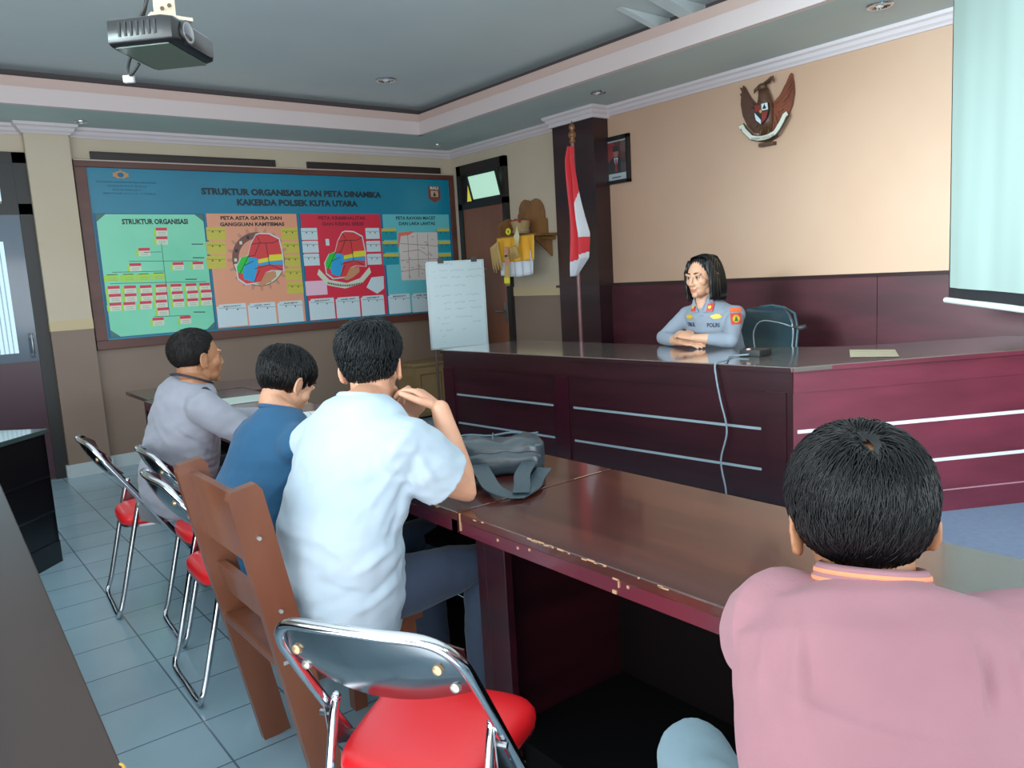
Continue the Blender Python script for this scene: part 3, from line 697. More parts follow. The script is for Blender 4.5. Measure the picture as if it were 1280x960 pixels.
slab(mb, [(.014 * math.cos(2 * PI * k / 10) * (1 if k % 2 else .45), .0 + .014 * math.sin(2 * PI * k / 10) * (1 if k % 2 else .45)) for k in range(10)], .095, .1, mat('shield_gold', '#c0a050', .4))
mb.build('shield', parent=eg)
mb = MB().m(carved)
for s_ in (-1, 1): mb.tube([E3(s_ * .02, -.10, .05), E3(s_ * .035, -.14, .055), E3(s_ * .03, -.165, .07)], [.013, .01, .008], 8)
mb.build('talons', parent=eg, smooth=True)
rib = [(-.185, -.075), (-.165, -.065), (-.145, -.10), (-.11, -.135), (-.09, -.155), (-.04, -.17), (0, -.173), (.04, -.17), (.09, -.155), (.115, -.13), (.145, -.09), (.165, -.055), (.185, -.045)]
mb = MB(); mr = mat('ribbon_white', '#d5d6c6', .5)
for (mm, w, o) in ((mat('ribbon_edge', '#2a2018', .5), .020, .072), (mr, .014, .078)):
    up = []; dn = []
    for i, p in enumerate(rib):
        a = V(rib[max(0, i - 1)]); b = V(rib[min(len(rib) - 1, i + 1)]); d = (b - a).normalized(); n = V((-d.y, d.x)) * w
        up.append(E3(p[0] + n.x, p[1] + n.y, o)); dn.append(E3(p[0] - n.x, p[1] - n.y, o))
    mb.m(mm)
    for i in range(len(rib) - 1): mb.slab3([up[i], up[i + 1], dn[i + 1], dn[i]], (.008, 0, 0))
txt = 'BHINNEKA TUNGGAL IKA'
put_text(mb, txt, ink, lambda u, v: E3(u, v - .173 + .35 * u * u * 3.2 , .0795), -.088, .088, -.009, .008, .0)
mb.build('ribbon', parent=eg)
MB().m(carved).bb((ex - .05, ey - .06, ez - .225), (ex - .005, ey + .055, ez - .20), bev=.004).build('base', parent=eg)

# ------------------------------------------------------------------ wall shrine beside the door
gold_wood = mat('shrine_wood', '#8a5c30', .5, var='#6f4723', vscale=(8, 8, 3), bump=.15, bscale=70)
shr = thing('wall_shrine', 'carved wooden wall shrine shelf with scalloped back beside the brown door', 'shrine', (XR, 5.72, 1.76))
xb = XR - .012
mb = MB().m(gold_wood)
def shy(pts, x0, x1): mb.slab3([(x0, y, z) for y, z in pts], (x1 - x0, 0, 0))
yr = lambda t_: 5.42 + t_
shy([(5.50, 1.74), (5.50, 1.90), (5.53, 1.905), (5.53, 1.97), (5.55, 2.03), (5.59, 2.075), (5.64, 2.095), (5.69, 2.085), (5.715, 2.06), (5.74, 2.085), (5.80, 2.10), (5.85, 2.08), (5.885, 2.03), (5.89, 1.98), (5.91, 1.96), (5.91, 1.88), (5.95, 1.86), (5.97, 1.845), (5.975, 1.74)], xb, xb - .02)
mb.build('back_panel', parent=shr)
MB().m(gold_wood).bb((XR - .29, 5.36, 1.735), (XR - .012, 5.93, 1.76), bev=.004).bb((XR - .16, 5.40, 1.70), (XR - .012, 5.52, 1.73), bev=.004).build('shelf', parent=shr)
for y in (5.45, 5.86): MB().m(gold_wood).slab3([(XR - .012, y, 1.745), (XR - .25, y, 1.745), (XR - .012, y, 1.55)], (0, .02, 0)).build('bracket', parent=shr)
MB().m(gold_wood).slab3([(XR - .27, 5.90, 1.76), (XR - .03, 5.90, 1.76), (XR - .03, 5.90, 1.90), (XR - .16, 5.90, 1.93), (XR - .27, 5.90, 1.87)], (0, .02, 0)).build('side_panel', parent=shr)
# draped cloth: yellow over white
def drape(name, x, y0, y1, z0, z1, m, label, cat, sag=0):
    mb = MB().m(m); n = 40; rows = 10; g = []
    for i in range(n + 1):
        y = y0 + (y1 - y0) * i / n; col = []
        for j in range(rows + 1):
            t_ = j / rows; z = z1 + (z0 - z1) * t_ - sag * t_ * math.sin(PI * i / n)
            col.append(mb.bm.verts.new((x - .004 - (.012 * t_ + .004) * math.sin(i / n * 26 + t_), y, z)))
        g.append(col)
    for i in range(n):
        for j in range(rows): mb.face([g[i][j], g[i + 1][j], g[i + 1][j + 1], g[i][j + 1]])
    o = mb.build(name, smooth=True, loc=(x, (y0 + y1) / 2, z1)); s_ = o.modifiers.new('s', 'SOLIDIFY'); s_.thickness = .002
    return setp(o, label, cat)
drape('shrine_cloth', XR - .295, 5.390, 5.860, 1.40, 1.73, mat('white_cloth', '#d5dce6', .7), 'white cloth hanging lowest from the wall shrine under the yellow one', 'cloth', .02)
drape('shrine_cloth', XR - .31, 5.350, 5.890, 1.52, 1.745, mat('saffron_cloth', '#f0a11c', .6, var='#e8b32a', vscale=(10, 10, 3)), 'bright saffron yellow cloth draped over the front of the wall shrine', 'cloth', .0)
# offering basket
ob = thing('offering_basket', 'woven palm leaf offering basket with red flowers on the shrine shelf', 'offering', (XR - .17, 5.700, 1.77))
MB().m(mat('woven_palm', '#a58b5c', .8, bump=.5, bscale=120)).lathe([(.001, 0), (.075, 0), (.085, .02), (.075, .04), (.095, .11), (.088, .115), (.07, .05), (.001, .05)], (XR - .17, 5.700, 1.775)).build('basket', parent=ob, smooth='auto')
mb = MB().m(mat('petal_red', '#a8282c', .6)); random.seed(5)
for k in range(26): mb.ell((XR - .17 + random.uniform(-.07, .07), 5.700 + random.uniform(-.07, .07), 1.885 + random.uniform(-.01, .02)), (.018, .018, .01), nu=7, nv=5)
mb.build('flowers', parent=ob, smooth=True)
yf = MB().m(mat('flower_yellow', '#e6dc2a', .5))
for k in range(9):
    a = 2 * PI * k / 9; yf.ell((XR - .27 + .0, 5.770 + .025 * math.cos(a), 1.80 + .022 * math.sin(a)), (.01, .014, .012), nu=7, nv=5)
yf = yf.build('yellow_flower', smooth=True, loc=(XR - .27, 5.770, 1.80)); setp(yf, 'small yellow flower on the shrine shelf beside the basket', 'flower')
# palm-leaf ornaments
orn = thing('palm_leaf_ornament', 'hanging palm leaf ornament with tassels on the front of the shrine', 'ornament', (XR - .35, 5.720, 1.70))
pale = mat('dried_palm', '#c09a5a', .7, bump=.3, bscale=100); pink = mat('dried_palm_pink', '#c98a70', .7)
mb = MB().m(pale)
random.seed(9)
for k in range(16):
    a = PI * (k / 15); y = 5.870 + .05 * math.cos(a); mb.tube([(XR - .34, 5.840, 1.71), (XR - .36, y + .01, 1.66 - .02 * math.sin(a)), (XR - .35, 5.860 + (y - 5.870) * 1.4, 1.50 - .08 * random.random())], [.008, .012, .003], 6)
mb.build('leaf_fan', parent=orn, smooth=True)
mb = MB().m(pink)
mb.slab3([(XR - .355, 5.680, 1.66), (XR - .355, 5.740, 1.66), (XR - .355, 5.745, 1.48), (XR - .355, 5.675, 1.48)], (.004, 0, 0)).m(pale).slab3([(XR - .36, 5.685, 1.60), (XR - .36, 5.735, 1.60), (XR - .36, 5.710, 1.55)], (.003, 0, 0)).m(mat('leaf_green', '#4a8a3c', .6)).slab3([(XR - .36, 5.685, 1.585), (XR - .36, 5.735, 1.585), (XR - .36, 5.735, 1.565), (XR - .36, 5.685, 1.565)], (.003, 0, 0))
mb.m(pale)
for k in range(14):
    y = 5.675 + k * .005; mb.tube([(XR - .355, y, 1.49), (XR - .36, y + .004 * math.sin(k), 1.40), (XR - .355, y + .006, 1.34 - .02 * (k % 3))], [.004, .005, .002], 5)
mb.m(mat('flower_yellow', '', .5))
for k in range(9): mb.tube([(XR - .358, 5.680 + k * .009, 1.38), (XR - .36, 5.680 + k * .009, 1.325)], [.005, .004], 5)
mb.build('long_tassel', parent=orn, smooth='auto')
mb = MB().m(mat('cream_leaf', '#d8cfa6', .7))
for k in range(5): mb.tube([(XR - .35, 5.540 + (k - 2) * .006, 1.83 - abs(k - 2) * .02), (XR - .36, 5.540 + (k - 2) * .014, 1.74), (XR - .355, 5.540 + (k - 2) * .004, 1.655)], [.004, .01, .003], 6)
mb.m(pale)
for k in range(12):
    a = PI * k / 11; mb.tube([(XR - .35, 5.580, 1.66), (XR - .365, 5.590 + .05 * math.cos(a), 1.63 + .02 * math.sin(a)), (XR - .355, 5.590 + .065 * math.cos(a), 1.56 - .02 * math.sin(a))], [.006, .008, .003], 5)
mb.build('small_tassel', parent=orn, smooth=True)

# ------------------------------------------------------------------ whiteboard on an easel
wb = thing('whiteboard', 'white flipchart board on thin legs with faint handwriting beside brown door', 'whiteboard', (4.3, 6.2, 0))
A, B = V((4.00, 6.30, 0)), V((4.51, 6.06, 0)); wd = (B - A).normalized(); wn_ = V((wd.y, -wd.x, 0))
wW = (B - A).length
def WB(u, z, o=0): p = A + wd * u + wn_ * o; return V((p.x, p.y, z))
bz, tz = .735, 1.565
def wslab(mb, u0, u1, z0, z1, o0, o1, m): mb.m(m).slab3([WB(u0, z0, o0), WB(u1, z0, o0), WB(u1, z1, o0), WB(u0, z1, o0)], wn_ * (o1 - o0))
mb = MB(); wslab(mb, 0, wW, bz, tz, -.015, 0, mat('whiteboard_white', '#cfe4ea', .25)); mb.build('writing_panel', parent=wb)
mb = MB()
for a in ((0, .015, bz, tz), (wW - .018, wW, bz, tz), (0, wW, bz - .005, bz + .012), (0, wW, tz - .012, tz)): wslab(mb, *a, -.018, .006, mat('whiteboard_edge', '#b9c3c8', .35, metal=.3))
mb.build('frame', parent=wb)
for u in (.12, .44):
    mb = MB(); wslab(mb, u, u + .055, tz - .02, tz + .025, -.01, .018, mat('clip_black', '#15161a', .4)); mb.build('clip', parent=wb)
mb = MB().m(mat('easel_leg', '#5d4440', .4, metal=.3))
for u in (.05, wW - .05): mb.tube([WB(u, 1.5, -.03), WB(u, .02, -.03 + (.0))], .013, 10)
mb.tube([WB(.3, 1.5, -.04), WB(.3, .02, -.45)], .013, 10); mb.tube([WB(.05, .60, -.03), WB(wW - .05, .60, -.03)], .008, 8)
mb.build('easel_legs', parent=wb, smooth='auto')
for u in (.05, wW - .05): MB().m(black_rub).tube([WB(u, .05, -.03), WB(u, .0, -.03)], .018, 10).build('rubber_foot', parent=wb)
mb = MB().m(mat('marker_ink', '#8aa2b2', .6)); random.seed(11)
LN = [(.12, 1.54, [(.0, .14)]), (.07, 1.475, [(0, .02), (.06, .14), (.17, .30), (.33, .52)]), (.07, 1.41, [(0, .02), (.07, .13), (.17, .26), (.31, .50)]), (.08, 1.33, [(0, .02), (.05, .14), (.18, .29)]), (.08, 1.24, [(0, .03), (.06, .15), (.18, .25), (.29, .42)]), (.15, 1.17, [(0, .07), (.10, .21), (.24, .32)]), (.16, 1.11, [(0, .06), (.10, .2), (.25, .36)]), (.08, 1.03, [(0, .03), (.07, .12), (.18, .34)]), (.12, .975, [(0, .07), (.30, .38)]), (.10, .91, [(0, .02), (.05, .12), (.22, .25)]), (.12, .86, [(0, .03)]), (.13, .80, [(0, .02)])]
for u0, z, segs in LN:
    for a, b in segs:
        n = max(3, int((b - a) / .006)); P_ = []
        for i in range(n + 1): P_.append((u0 + a + (b - a) * i / n, z + random.uniform(-.012, .012) * (1 if i % 2 else .6)))
        for p, q in zip(P_, P_[1:]):
            d = (V(q) - V(p)); nn = V((-d.y, d.x)).normalized() * .0012
            mb.poly3([WB(p[0] + nn.x, p[1] + nn.y, .0012), WB(q[0] + nn.x, q[1] + nn.y, .0012), WB(q[0] - nn.x, q[1] - nn.y, .0012), WB(p[0] - nn.x, p[1] - nn.y, .0012)])
mb.build('handwriting', parent=wb)

# ------------------------------------------------------------------ low cabinet behind the whiteboard
cab = thing('low_cabinet', 'low tan wooden cabinet against back wall behind the whiteboard legs', 'cabinet', (4.35, 6.85, 0))
tan_m = mat('tan_laminate', '#8f7350', .45, var='#83683f', vscale=(3, 3, 8))
MB().m(tan_m).bb((4.02, 6.66, .03), (4.70, 7.0, .54)).bb((4.0, 6.64, .54), (4.72, 7.0, .57), bev=.004).m(black_rub).bb((4.05, 6.70, 0), (4.67, 6.98, .03)).build('carcass', parent=cab)
for i in range(2):
    x0 = 4.04 + i * .33
    d_ = MB().m(tan_m).bb((x0, 6.645, .06), (x0 + .31, 6.66, .52), bev=.003).build('door', parent=cab)
    MB().m(mat('cabinet_line', '#3a2c1e', .5)).bb((x0 + .03, 6.642, .12), (x0 + .28, 6.645, .128)).bb((x0 + .03, 6.642, .45), (x0 + .28, 6.645, .458)).bb((x0 + .03, 6.642, .12), (x0 + .036, 6.645, .458)).bb((x0 + .274, 6.642, .12), (x0 + .28, 6.645, .458)).build('inlay', parent=d_)

# ------------------------------------------------------------------ head desk on the dais
DZ = .92
desk = thing('head_desk', 'long angled maroon desk with steel inlay lines on the dais', 'desk', (3.4, 2.4, .17))
FL, FB, FR = V((2.915, 4.44)), V((3.13, 1.93)), V((4.72, 1.02))
def ext(p, q, u): d = (q - p).normalized(); return p + d * u
topm = mat('desk_top', '#5a5250', .13, var='#62584e', vscale=(3, 3, 3), coat=1.0)  # grey base colour paints the wall's reflection on the polished top
back = [(4.73, 1.62), (3.98, 2.12), (3.70, 2.62), (3.61, 4.44)]
MB().m(topm).prism([(2.90, 4.45), (3.112, 1.915), (4.72, 1.0)] + back[:-1] + [(3.61, 4.45)], DZ - .022, DZ, bev=.003).build('desktop', parent=desk)
def face_panels(p, q, breaks, body, line_m, name, posts=True):
    """front with horizontal inlay lines; p,q 2D corner points"""
    d = (q - p).normalized(); n = V((d.y, -d.x)) if V((d.y, -d.x)).dot(V((-1, -1))) > 0 else V((-d.y, d.x)); L = (q - p).length
    def F(u, z, o=0): w = p + d * u + n * o; return V((w.x, w.y, z))
    def S(mb, u0, u1, z0, z1, o0, o1, m): mb.m(m).slab3([F(u0, z0, o0), F(u1, z0, o0), F(u1, z1, o0), F(u0, z1, o0)], (n.x * (o1 - o0), n.y * (o1 - o0), 0))
    mb = MB(); S(mb, 0, L, .17, DZ - .022, -.03, 0, body); S(mb, 0, L, .17, .27, 0, .004, body)
    S(mb, 0, L, DZ - .12, DZ - .022, 0, .006, body); S(mb, -.012, L, DZ - .024, DZ - .0035, .014, .0215, body)
    mb.build('front_panel', parent=desk)
    mb = MB()
    for (u0, u1) in breaks:
        for z in (.62, .425): S(mb, u0, u1, z - (.006 if line_m is steel_line else .008), z + (.006 if line_m is steel_line else .008), 0, .003, line_m)
    mb.build('inlay_lines', parent=desk)
    return S
S = face_panels(FL, FB, [(.12, 1.02), (1.18, 2.36)], maroon_dark, steel_line, 'a')
for u in (.05, 1.10, 2.44):
    mb = MB(); S(mb, u - .05, u + .05, .17, DZ - .12, 0, .012, maroon_dark if u > 2 else mat('maroon_post', '#2a0a14', .25, coat=.4)); mb.build('post', parent=desk)
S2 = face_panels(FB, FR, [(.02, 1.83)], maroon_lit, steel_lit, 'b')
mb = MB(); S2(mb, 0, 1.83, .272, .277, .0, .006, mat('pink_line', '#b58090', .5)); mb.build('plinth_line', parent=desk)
MB().m(maroon_dark).slab3([(2.93, 4.43, .17), (3.58, 4.43, .17), (3.58, 4.43, DZ - .022), (2.93, 4.43, DZ - .022)], (0, -.03, 0)).build('side_panel', parent=desk)
MB().m(maroon_dark).bb((3.40, 3.2, .17), (3.43, 4.38, .7)).build('inner_shelf', parent=desk)

# microphone on the desk with cable
mic = thing('desk_microphone', 'black gooseneck microphone standing on the head desk', 'microphone', (3.42, 2.32, DZ))
mx, my = 3.43, 2.33
MB().m(black_rub).prism([(mx - .05, my - .06), (mx + .06, my - .06), (mx + .06, my + .06), (mx - .05, my + .06)], DZ, DZ + .035, bev=.008).build('base', parent=mic, smooth='auto')
neck = curve_pts([(mx, my, DZ + .03), (mx, my + .005, DZ + .12), (mx + .01, my - .03, DZ + .175), (mx + .03, my - .11, DZ + .17), (mx + .05, my - .19, DZ + .145)])
MB().m(mat('mic_neck', '#3c4448', .35, metal=.5)).tube(neck, .0045, 8).build('gooseneck', parent=mic, smooth=True)
MB().m(black_rub).tube([neck[-1], neck[-1] + V((.008, -.03, -.004)), neck[-1] + V((.014, -.055, .004))], [.007, .013, .011], 10).build('capsule', parent=mic, smooth=True)
MB().m(mat('pinkish_button', '#c8a0a0', .5)).ell((mx - .04, my + .01, DZ + .036), (.012, .012, .006)).build('button', parent=mic, smooth=True)
cab_ = curve_pts([(mx - .05, my + .0, DZ + .012), (mx - .12, my + .06, DZ + .006), (3.15, 2.30, DZ + .008), (3.065, 2.30, DZ + .004), (3.052, 2.29, DZ - .06), (3.055, 2.27, .75), (3.06, 2.24, .60), (3.05, 2.27, .45), (3.045, 2.24, .3), (3.04, 2.25, .18)])
o = MB().m(mat('grey_cable', '#6a7884', .5)).tube(cab_, .0045, 8).build('microphone_cable', smooth=True, loc=(3.05, 2.3, DZ)); setp(o, 'thin grey cable hanging down the front of the head desk', 'cable')
cab2 = curve_pts([(mx - .03, my + .06, DZ + .008), (mx - .05, my + .12, DZ + .004), (mx - .16, my + .10, DZ + .004), (mx - .22, my + .02, DZ + .004)])
# scattered papers on the desk
def paper(name, cx, cy, z, w, h, rz, m, label, cat='paper', lines=0):
    R = Matrix.Rotation(rz, 3, 'Z'); mb = MB().m(m); n = 8; g = []
    for i in range(n + 1):
        g.append([mb.bm.verts.new(V((cx, cy, z)) + R @ V(((i / n - .5) * w, (j / n - .5) * h, .004 * math.sin(i * .9) ** 2 * (j / n)))) for j in range(n + 1)])
    for i in range(n):
        for j in range(n): mb.face([g[i][j], g[i + 1][j], g[i + 1][j + 1], g[i][j + 1]])
    if lines:
        mb.m(ink)
        for k in range(lines):
            y = h * (.38 - .76 * k / lines); a, b, c_, d = [V((cx, cy, z + .005)) + R @ V(q) for q in ((-w * .38, y, 0), (w * .3, y, 0), (w * .3, y + .002, 0), (-w * .38, y + .002, 0))]; mb.poly3([a, b, c_, d])
    o = mb.build(name, loc=(cx, cy, z)); return setp(o, label, cat)
pap = mat('white_paper', '#dfe8ee', .6)
paper('paper_sheet', 3.72, 1.86, DZ + .002, .30, .21, .5, mat('beige_paper', '#a89f84', .5), 'beige sheet of paper on the head desk right of the microphone')

# office chair behind the desk
oc = thing('office_chair', 'teal black padded office chair behind the head desk', 'chair', (3.99, 2.86, .12), math.radians(166))
lth = mat('dark_teal_leather', '#15272f', .3, var='#1a323c', vscale=(3, 3, 3), coat=.3)
mb = MB().m(lth); rg = []
for i in range(13):
    t_ = i / 12; z = .52 + .47 * t_; hw = .235 * (1 - max(0, t_ - .72) ** 2 * 4.0) * (.9 + .1 * min(1, t_ * 3)); th = .035 * (1 - (2 * t_ - 1) ** 6 * .6)
    xc = -.22 - .07 * t_ - .03 * math.sin(t_ * PI)
    rg.append([V((xc + th * math.sin(a) * (1) + .035 * (abs(math.cos(a)) ** 2), hw * math.copysign(abs(math.cos(a)) ** .6, math.cos(a)), z)) for a in [2 * PI * k / 28 for k in range(28)]])
mb.rings(rg).build('backrest', parent=oc, smooth=True, local=True)
MB().m(mat('chair_piping', '#244551', .4)).tube([V((-.232 - .075 * t_, y * .99, z)) for t_, y, z in ((.2, -.215, .56), (.5, -.235, .72), (.8, -.23, .86), (1, -.19, .955), (1, -.10, .99), (1, 0, 1.0), (1, .10, .99), (1, .19, .955), (.8, .23, .86), (.5, .235, .72), (.2, .215, .56))], .008, 8).build('piping', parent=oc, smooth=True, local=True)
MB().m(lth).prism([(.24 * math.copysign(abs(math.cos(a)) ** .5, math.cos(a)), .24 * math.copysign(abs(math.sin(a)) ** .5, math.sin(a))) for a in [2 * PI * k / 28 for k in range(28)]], .40, .48, bev=.02).build('seat', parent=oc, smooth='auto', local=True)
MB().m(black_rub).tube([(0, 0, .12), (0, 0, .41)], .03, 14).build('gas_lift', parent=oc, smooth='auto', local=True)
mb = MB().m(black_rub)
for k in range(5): a = 2 * PI * k / 5; mb.tube([(0, 0, .11), (.27 * math.cos(a), .27 * math.sin(a), .10)], [.03, .015], 8)
mb.build('star_base', parent=oc, smooth='auto', local=True)
for k in range(5): a = 2 * PI * k / 5; MB().m(black_rub).tube([(.27 * math.cos(a) - .012, .27 * math.sin(a), .078), (.27 * math.cos(a) + .012, .27 * math.sin(a), .078)], .028, 14).build('caster', parent=oc, smooth='auto', local=True)
for s_ in (-1, 1): MB().m(black_rub).tube(curve_pts([(-.2, s_ * .25, .44), (-.16, s_ * .28, .60), (-.1, s_ * .28, .655), (.1, s_ * .28, .655), (.14, s_ * .27, .60), (.1, s_ * .24, .44)]), .014, 8).build('armrest', parent=oc, smooth=True, local=True)

# ------------------------------------------------------------------ audience tables
def chips(mb, pts, m, w=.006):
    for a, b, wz in pts: mb.m(m).slab3([V(a), V(b), V(b) + V((0, 0, wz)), V(a) + V((0, 0, wz))], (-.0015, 0, 0))
chip_m = mat('bare_board', '#a87f5c', .7)
TX0, TX1, YJ = 1.165, 1.785, 1.76
def table(name, label, y0, y1, endpan, foot=True):
    t_ = thing(name, label, 'table', ((TX0 + TX1) / 2, (y0 + y1) / 2, 0), group=None)
    MB().m(table_top).bb((TX0, y0, .725), (TX1, y1, .75), bev=.003).m(table_edge).bb((TX0 + .002, y0 + .002, .69), (TX0 + .03, y1 - .002, .7255)).bb((TX0 + .002, y0 + .002, .69), (TX1 - .002, y0 + .03, .7255)).build('tabletop', parent=t_)
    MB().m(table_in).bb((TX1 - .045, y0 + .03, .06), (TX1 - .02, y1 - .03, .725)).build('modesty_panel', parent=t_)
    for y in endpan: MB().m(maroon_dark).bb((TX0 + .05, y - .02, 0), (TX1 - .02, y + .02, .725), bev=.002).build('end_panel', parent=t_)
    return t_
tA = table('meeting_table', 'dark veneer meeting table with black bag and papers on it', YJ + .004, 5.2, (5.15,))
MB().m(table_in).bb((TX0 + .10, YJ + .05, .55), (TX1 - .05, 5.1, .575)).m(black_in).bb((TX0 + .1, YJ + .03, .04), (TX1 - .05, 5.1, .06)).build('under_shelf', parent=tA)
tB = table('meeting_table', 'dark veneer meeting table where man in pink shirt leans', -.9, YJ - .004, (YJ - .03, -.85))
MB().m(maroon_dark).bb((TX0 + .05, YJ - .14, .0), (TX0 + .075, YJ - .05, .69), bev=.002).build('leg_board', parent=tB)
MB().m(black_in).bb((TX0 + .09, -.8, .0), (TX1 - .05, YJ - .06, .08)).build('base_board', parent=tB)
# worn chips on table edges
mb = MB(); random.seed(2)
def chip(y, z, l, h): mb.m(chip_m).bb((TX0 - .0012, y, z), (TX0 + .002, y + l, z + h))
for k in range(26):
    y = random.choice((random.uniform(1.0, 1.7), random.uniform(1.15, 1.45))); chip(y, .745 + random.uniform(-.001, .003), random.uniform(.004, .03), .003)
for k in range(4): chip(random.uniform(1.1, 1.6), .70 + random.uniform(0, .02), .006, .006)
chip(1.745, .70, .006, .05); chip(1.15, .692, .012, .008); chip(1.14, .725, .02, .004); chip(1.14, .71, .004, .018)
mb.build('worn_edge', parent=tB)
mb = MB()
for k in range(8): chip(random.uniform(1.78, 2.1), .744 + random.uniform(-.001, .003), random.uniform(.005, .02), .004)
mb.m(chip_m).bb((1.62, 1.7645, .7495), (1.74, 1.7665, .7506)); mb.m(chip_m).bb((1.33, 1.7645, .7495), (1.36, 1.768, .7506))
mb.build('worn_edge', parent=tA)
# corner table segment beyond
ct = thing('corner_table', 'brown veneer corner table segment beyond the far end of meeting table', 'table', (1.9, 5.4, 0))
MB().m(table_top).prism([(1.795, 5.0), (2.25, 5.05), (2.05, 5.62), (1.70, 5.85), (1.2, 5.85), (1.2, 5.23), (1.795, 5.23)], .725, .75, bev=.003).build('tabletop', parent=ct)
MB().m(maroon_dark).bb((1.3, 5.78, 0), (1.72, 5.81, .725)).build('end_panel', parent=ct)
MB().m(table_in).slab3([(2.2, 5.1, 0), (2.02, 5.58, 0), (2.02, 5.58, .725), (2.2, 5.1, .725)], (-.03, 0, 0)).build('modesty_panel', parent=ct)

# left table (foreground) and the angled desk behind it
lt = thing('side_table', 'dark brown table along the left edge of the room', 'table', (-.15, 2.0, 0))
lt_top = mat('brown_veneer', '#27160f', .32, var='#1f100b', vscale=(12, 1.2, 6), coat=0, spec=.25)
MB().m(lt_top).prism([(-.55, .6), (.155, .6), (.235, 3.42), (-.55, 3.42)], .72, .75, bev=.003).build('tabletop', parent=lt)
for y in (.7, 3.2): MB().m(maroon_dark).bb((-.5, y, 0), (.10 + (y > 1) * .06, y + .03, .72)).build('end_panel', parent=lt)
MB().m(table_in).bb((-.5, .73, .1), (-.47, 3.2, .72)).build('modesty_panel', parent=lt)
MB().m(mat('chip_yellow', '#d8a030', .6)).ell((.169, 1.155, .742), (.007, .012, .008)).build('worn_edge', parent=lt)
ad = thing('angled_desk', 'black fronted angled desk with two steel lines at left', 'desk', (.3, 4.6, 0))
a0, a1_ = V((.555, 4.74)), V((-.65, 3.5))
dd = (a1_ - a0).normalized(); nn = V((-dd.y, dd.x)); nn = nn if nn.x > 0 else -nn
b0, b1 = a0 - nn * .0, a1_ - nn * .0
blk = mat('black_laminate', '#0c090c', .35, coat=.1)
q0, q1 = a0 + V((-.45, .42)), a1_ + V((-.45, .42))
MB().m(mat('desk_top_green', '#33403f', .12, coat=.6)).prism([tuple(a0 + nn * .015 - dd * .015), tuple(q0 - dd * .015), tuple(q1), tuple(a1_ + nn * .015)], .705, .73, bev=.003).build('desktop', parent=ad)
def A3(u, z, o=0): w = a0 + dd * u + nn * o; return V((w.x, w.y, z))
L_ = (a1_ - a0).length
MB().m(blk).slab3([A3(0, 0), A3(L_, 0), A3(L_, .705), A3(0, .705)], (-nn.x * .03, -nn.y * .03, 0)).build('front_panel', parent=ad)
MB().m(blk).slab3([A3(0, .0, .004), A3(L_, .0, .004), A3(L_, .12, .004), A3(0, .12, .004)], (-nn.x * .004, -nn.y * .004, 0)).build('plinth', parent=ad)
mb = MB().m(chrome_dull)
for z in (.47, .28): mb.slab3([A3(0.0, z, .003), A3(L_, z, .003), A3(L_, z + .008, .003), A3(0.0, z + .008, .003)], (-nn.x * .003, -nn.y * .003, 0))
mb.build('inlay_lines', parent=ad)
MB().m(blk).slab3([A3(0, 0), A3(0, .705), V((q0.x, q0.y, .705)), V((q0.x, q0.y, 0))], (dd.x * .03, dd.y * .03, 0)).build('side_panel', parent=ad)

# papers on the meeting table
paper('paper_sheet', 1.55, 3.72, .752, .22, .30, 1.3, pap, 'white sheet of paper in front of the man in blue', lines=8)
paper('paper_sheet', 1.52, 4.62, .752, .30, .42, 1.45, mat('greenish_paper', '#b9cdc4', .5), 'large pale green sheet on the table beyond the officer')
if 0: paper('notebook_page', 1.42, 2.86, .752, .21, .29, 1.45, pap, 'open white notebook page on the table near the bag', lines=10)

# ------------------------------------------------------------------ black bag
bag = thing('shoulder_bag', 'black nylon shoulder bag with folded strap lying on the table', 'bag', (1.55, 2.03, .75))
nyl = mat('black_nylon', '#1f2e36', .38, var='#1a252c', vscale=(9, 9, 9), bump=.25, bscale=26, coat=.15)
Rb = Matrix.Rotation(math.radians(-38), 3, 'Z')
def bagp(v): return V((1.55, 2.06, .795)) + Rb @ (V(v) * .92)
mb = MB().m(nyl); rg = []
for i in range(17):
    t_ = i / 16; xx = -.165 + .33 * t_; e = (1 - abs(2 * t_ - 1) ** 5) ** .5 if 0 < i < 16 else .25
    hw = .105 * (e * .5 + .5) ; hh = .062 * (e * .6 + .4) * (1 + .12 * math.sin(t_ * 9)); q = []
    for k in range(28):
        a = 2 * PI * k / 28; ca, sa = math.cos(a), math.sin(a)
        y = hw * math.copysign(abs(ca) ** .55, ca); z = hh * math.copysign(abs(sa) ** .6, sa) - .0 + .01 * (1 - y / .1) * (sa > 0)
        z += .004 * math.sin(xx * 60 + y * 40)
        q.append(bagp((xx, y, max(z, -.048))))
    rg.append(q)
mb.rings(rg).build('main_body', parent=bag, smooth=True)
mb = MB().m(nyl); rg = []
for i in range(13):
    t_ = i / 12; xx = -.14 + .29 * t_; e = .6 + .4 * math.sin(PI * t_) ** .4; q = []
    for k in range(20):
        a = 2 * PI * k / 20; ca, sa = math.cos(a), math.sin(a)
        q.append(bagp((xx, -.095 + .035 * math.copysign(abs(ca) ** .6, ca) * e, -.004 + .042 * math.copysign(abs(sa) ** .6, sa) * e + .003 * math.sin(xx * 70))))
    rg.append(q)
mb.rings(rg).build('front_pocket', parent=bag, smooth=True)
mb = MB().m(mat('zip_grey', '#3f5560', .35)).tube([bagp((-.15 + .3 * k / 12, -.085 - .01 * math.sin(PI * k / 12), .050)) for k in range(13)], .004, 6).tube([bagp((-.15 + .3 * k / 12, .05, .070 + .004 * math.sin(k))) for k in range(13)], .004, 6).tube([bagp((-.02, -.085 + .02 * k, .053 + .003 * k)) for k in range(8)], .003, 6)
mb.build('zips', parent=bag, smooth=True)
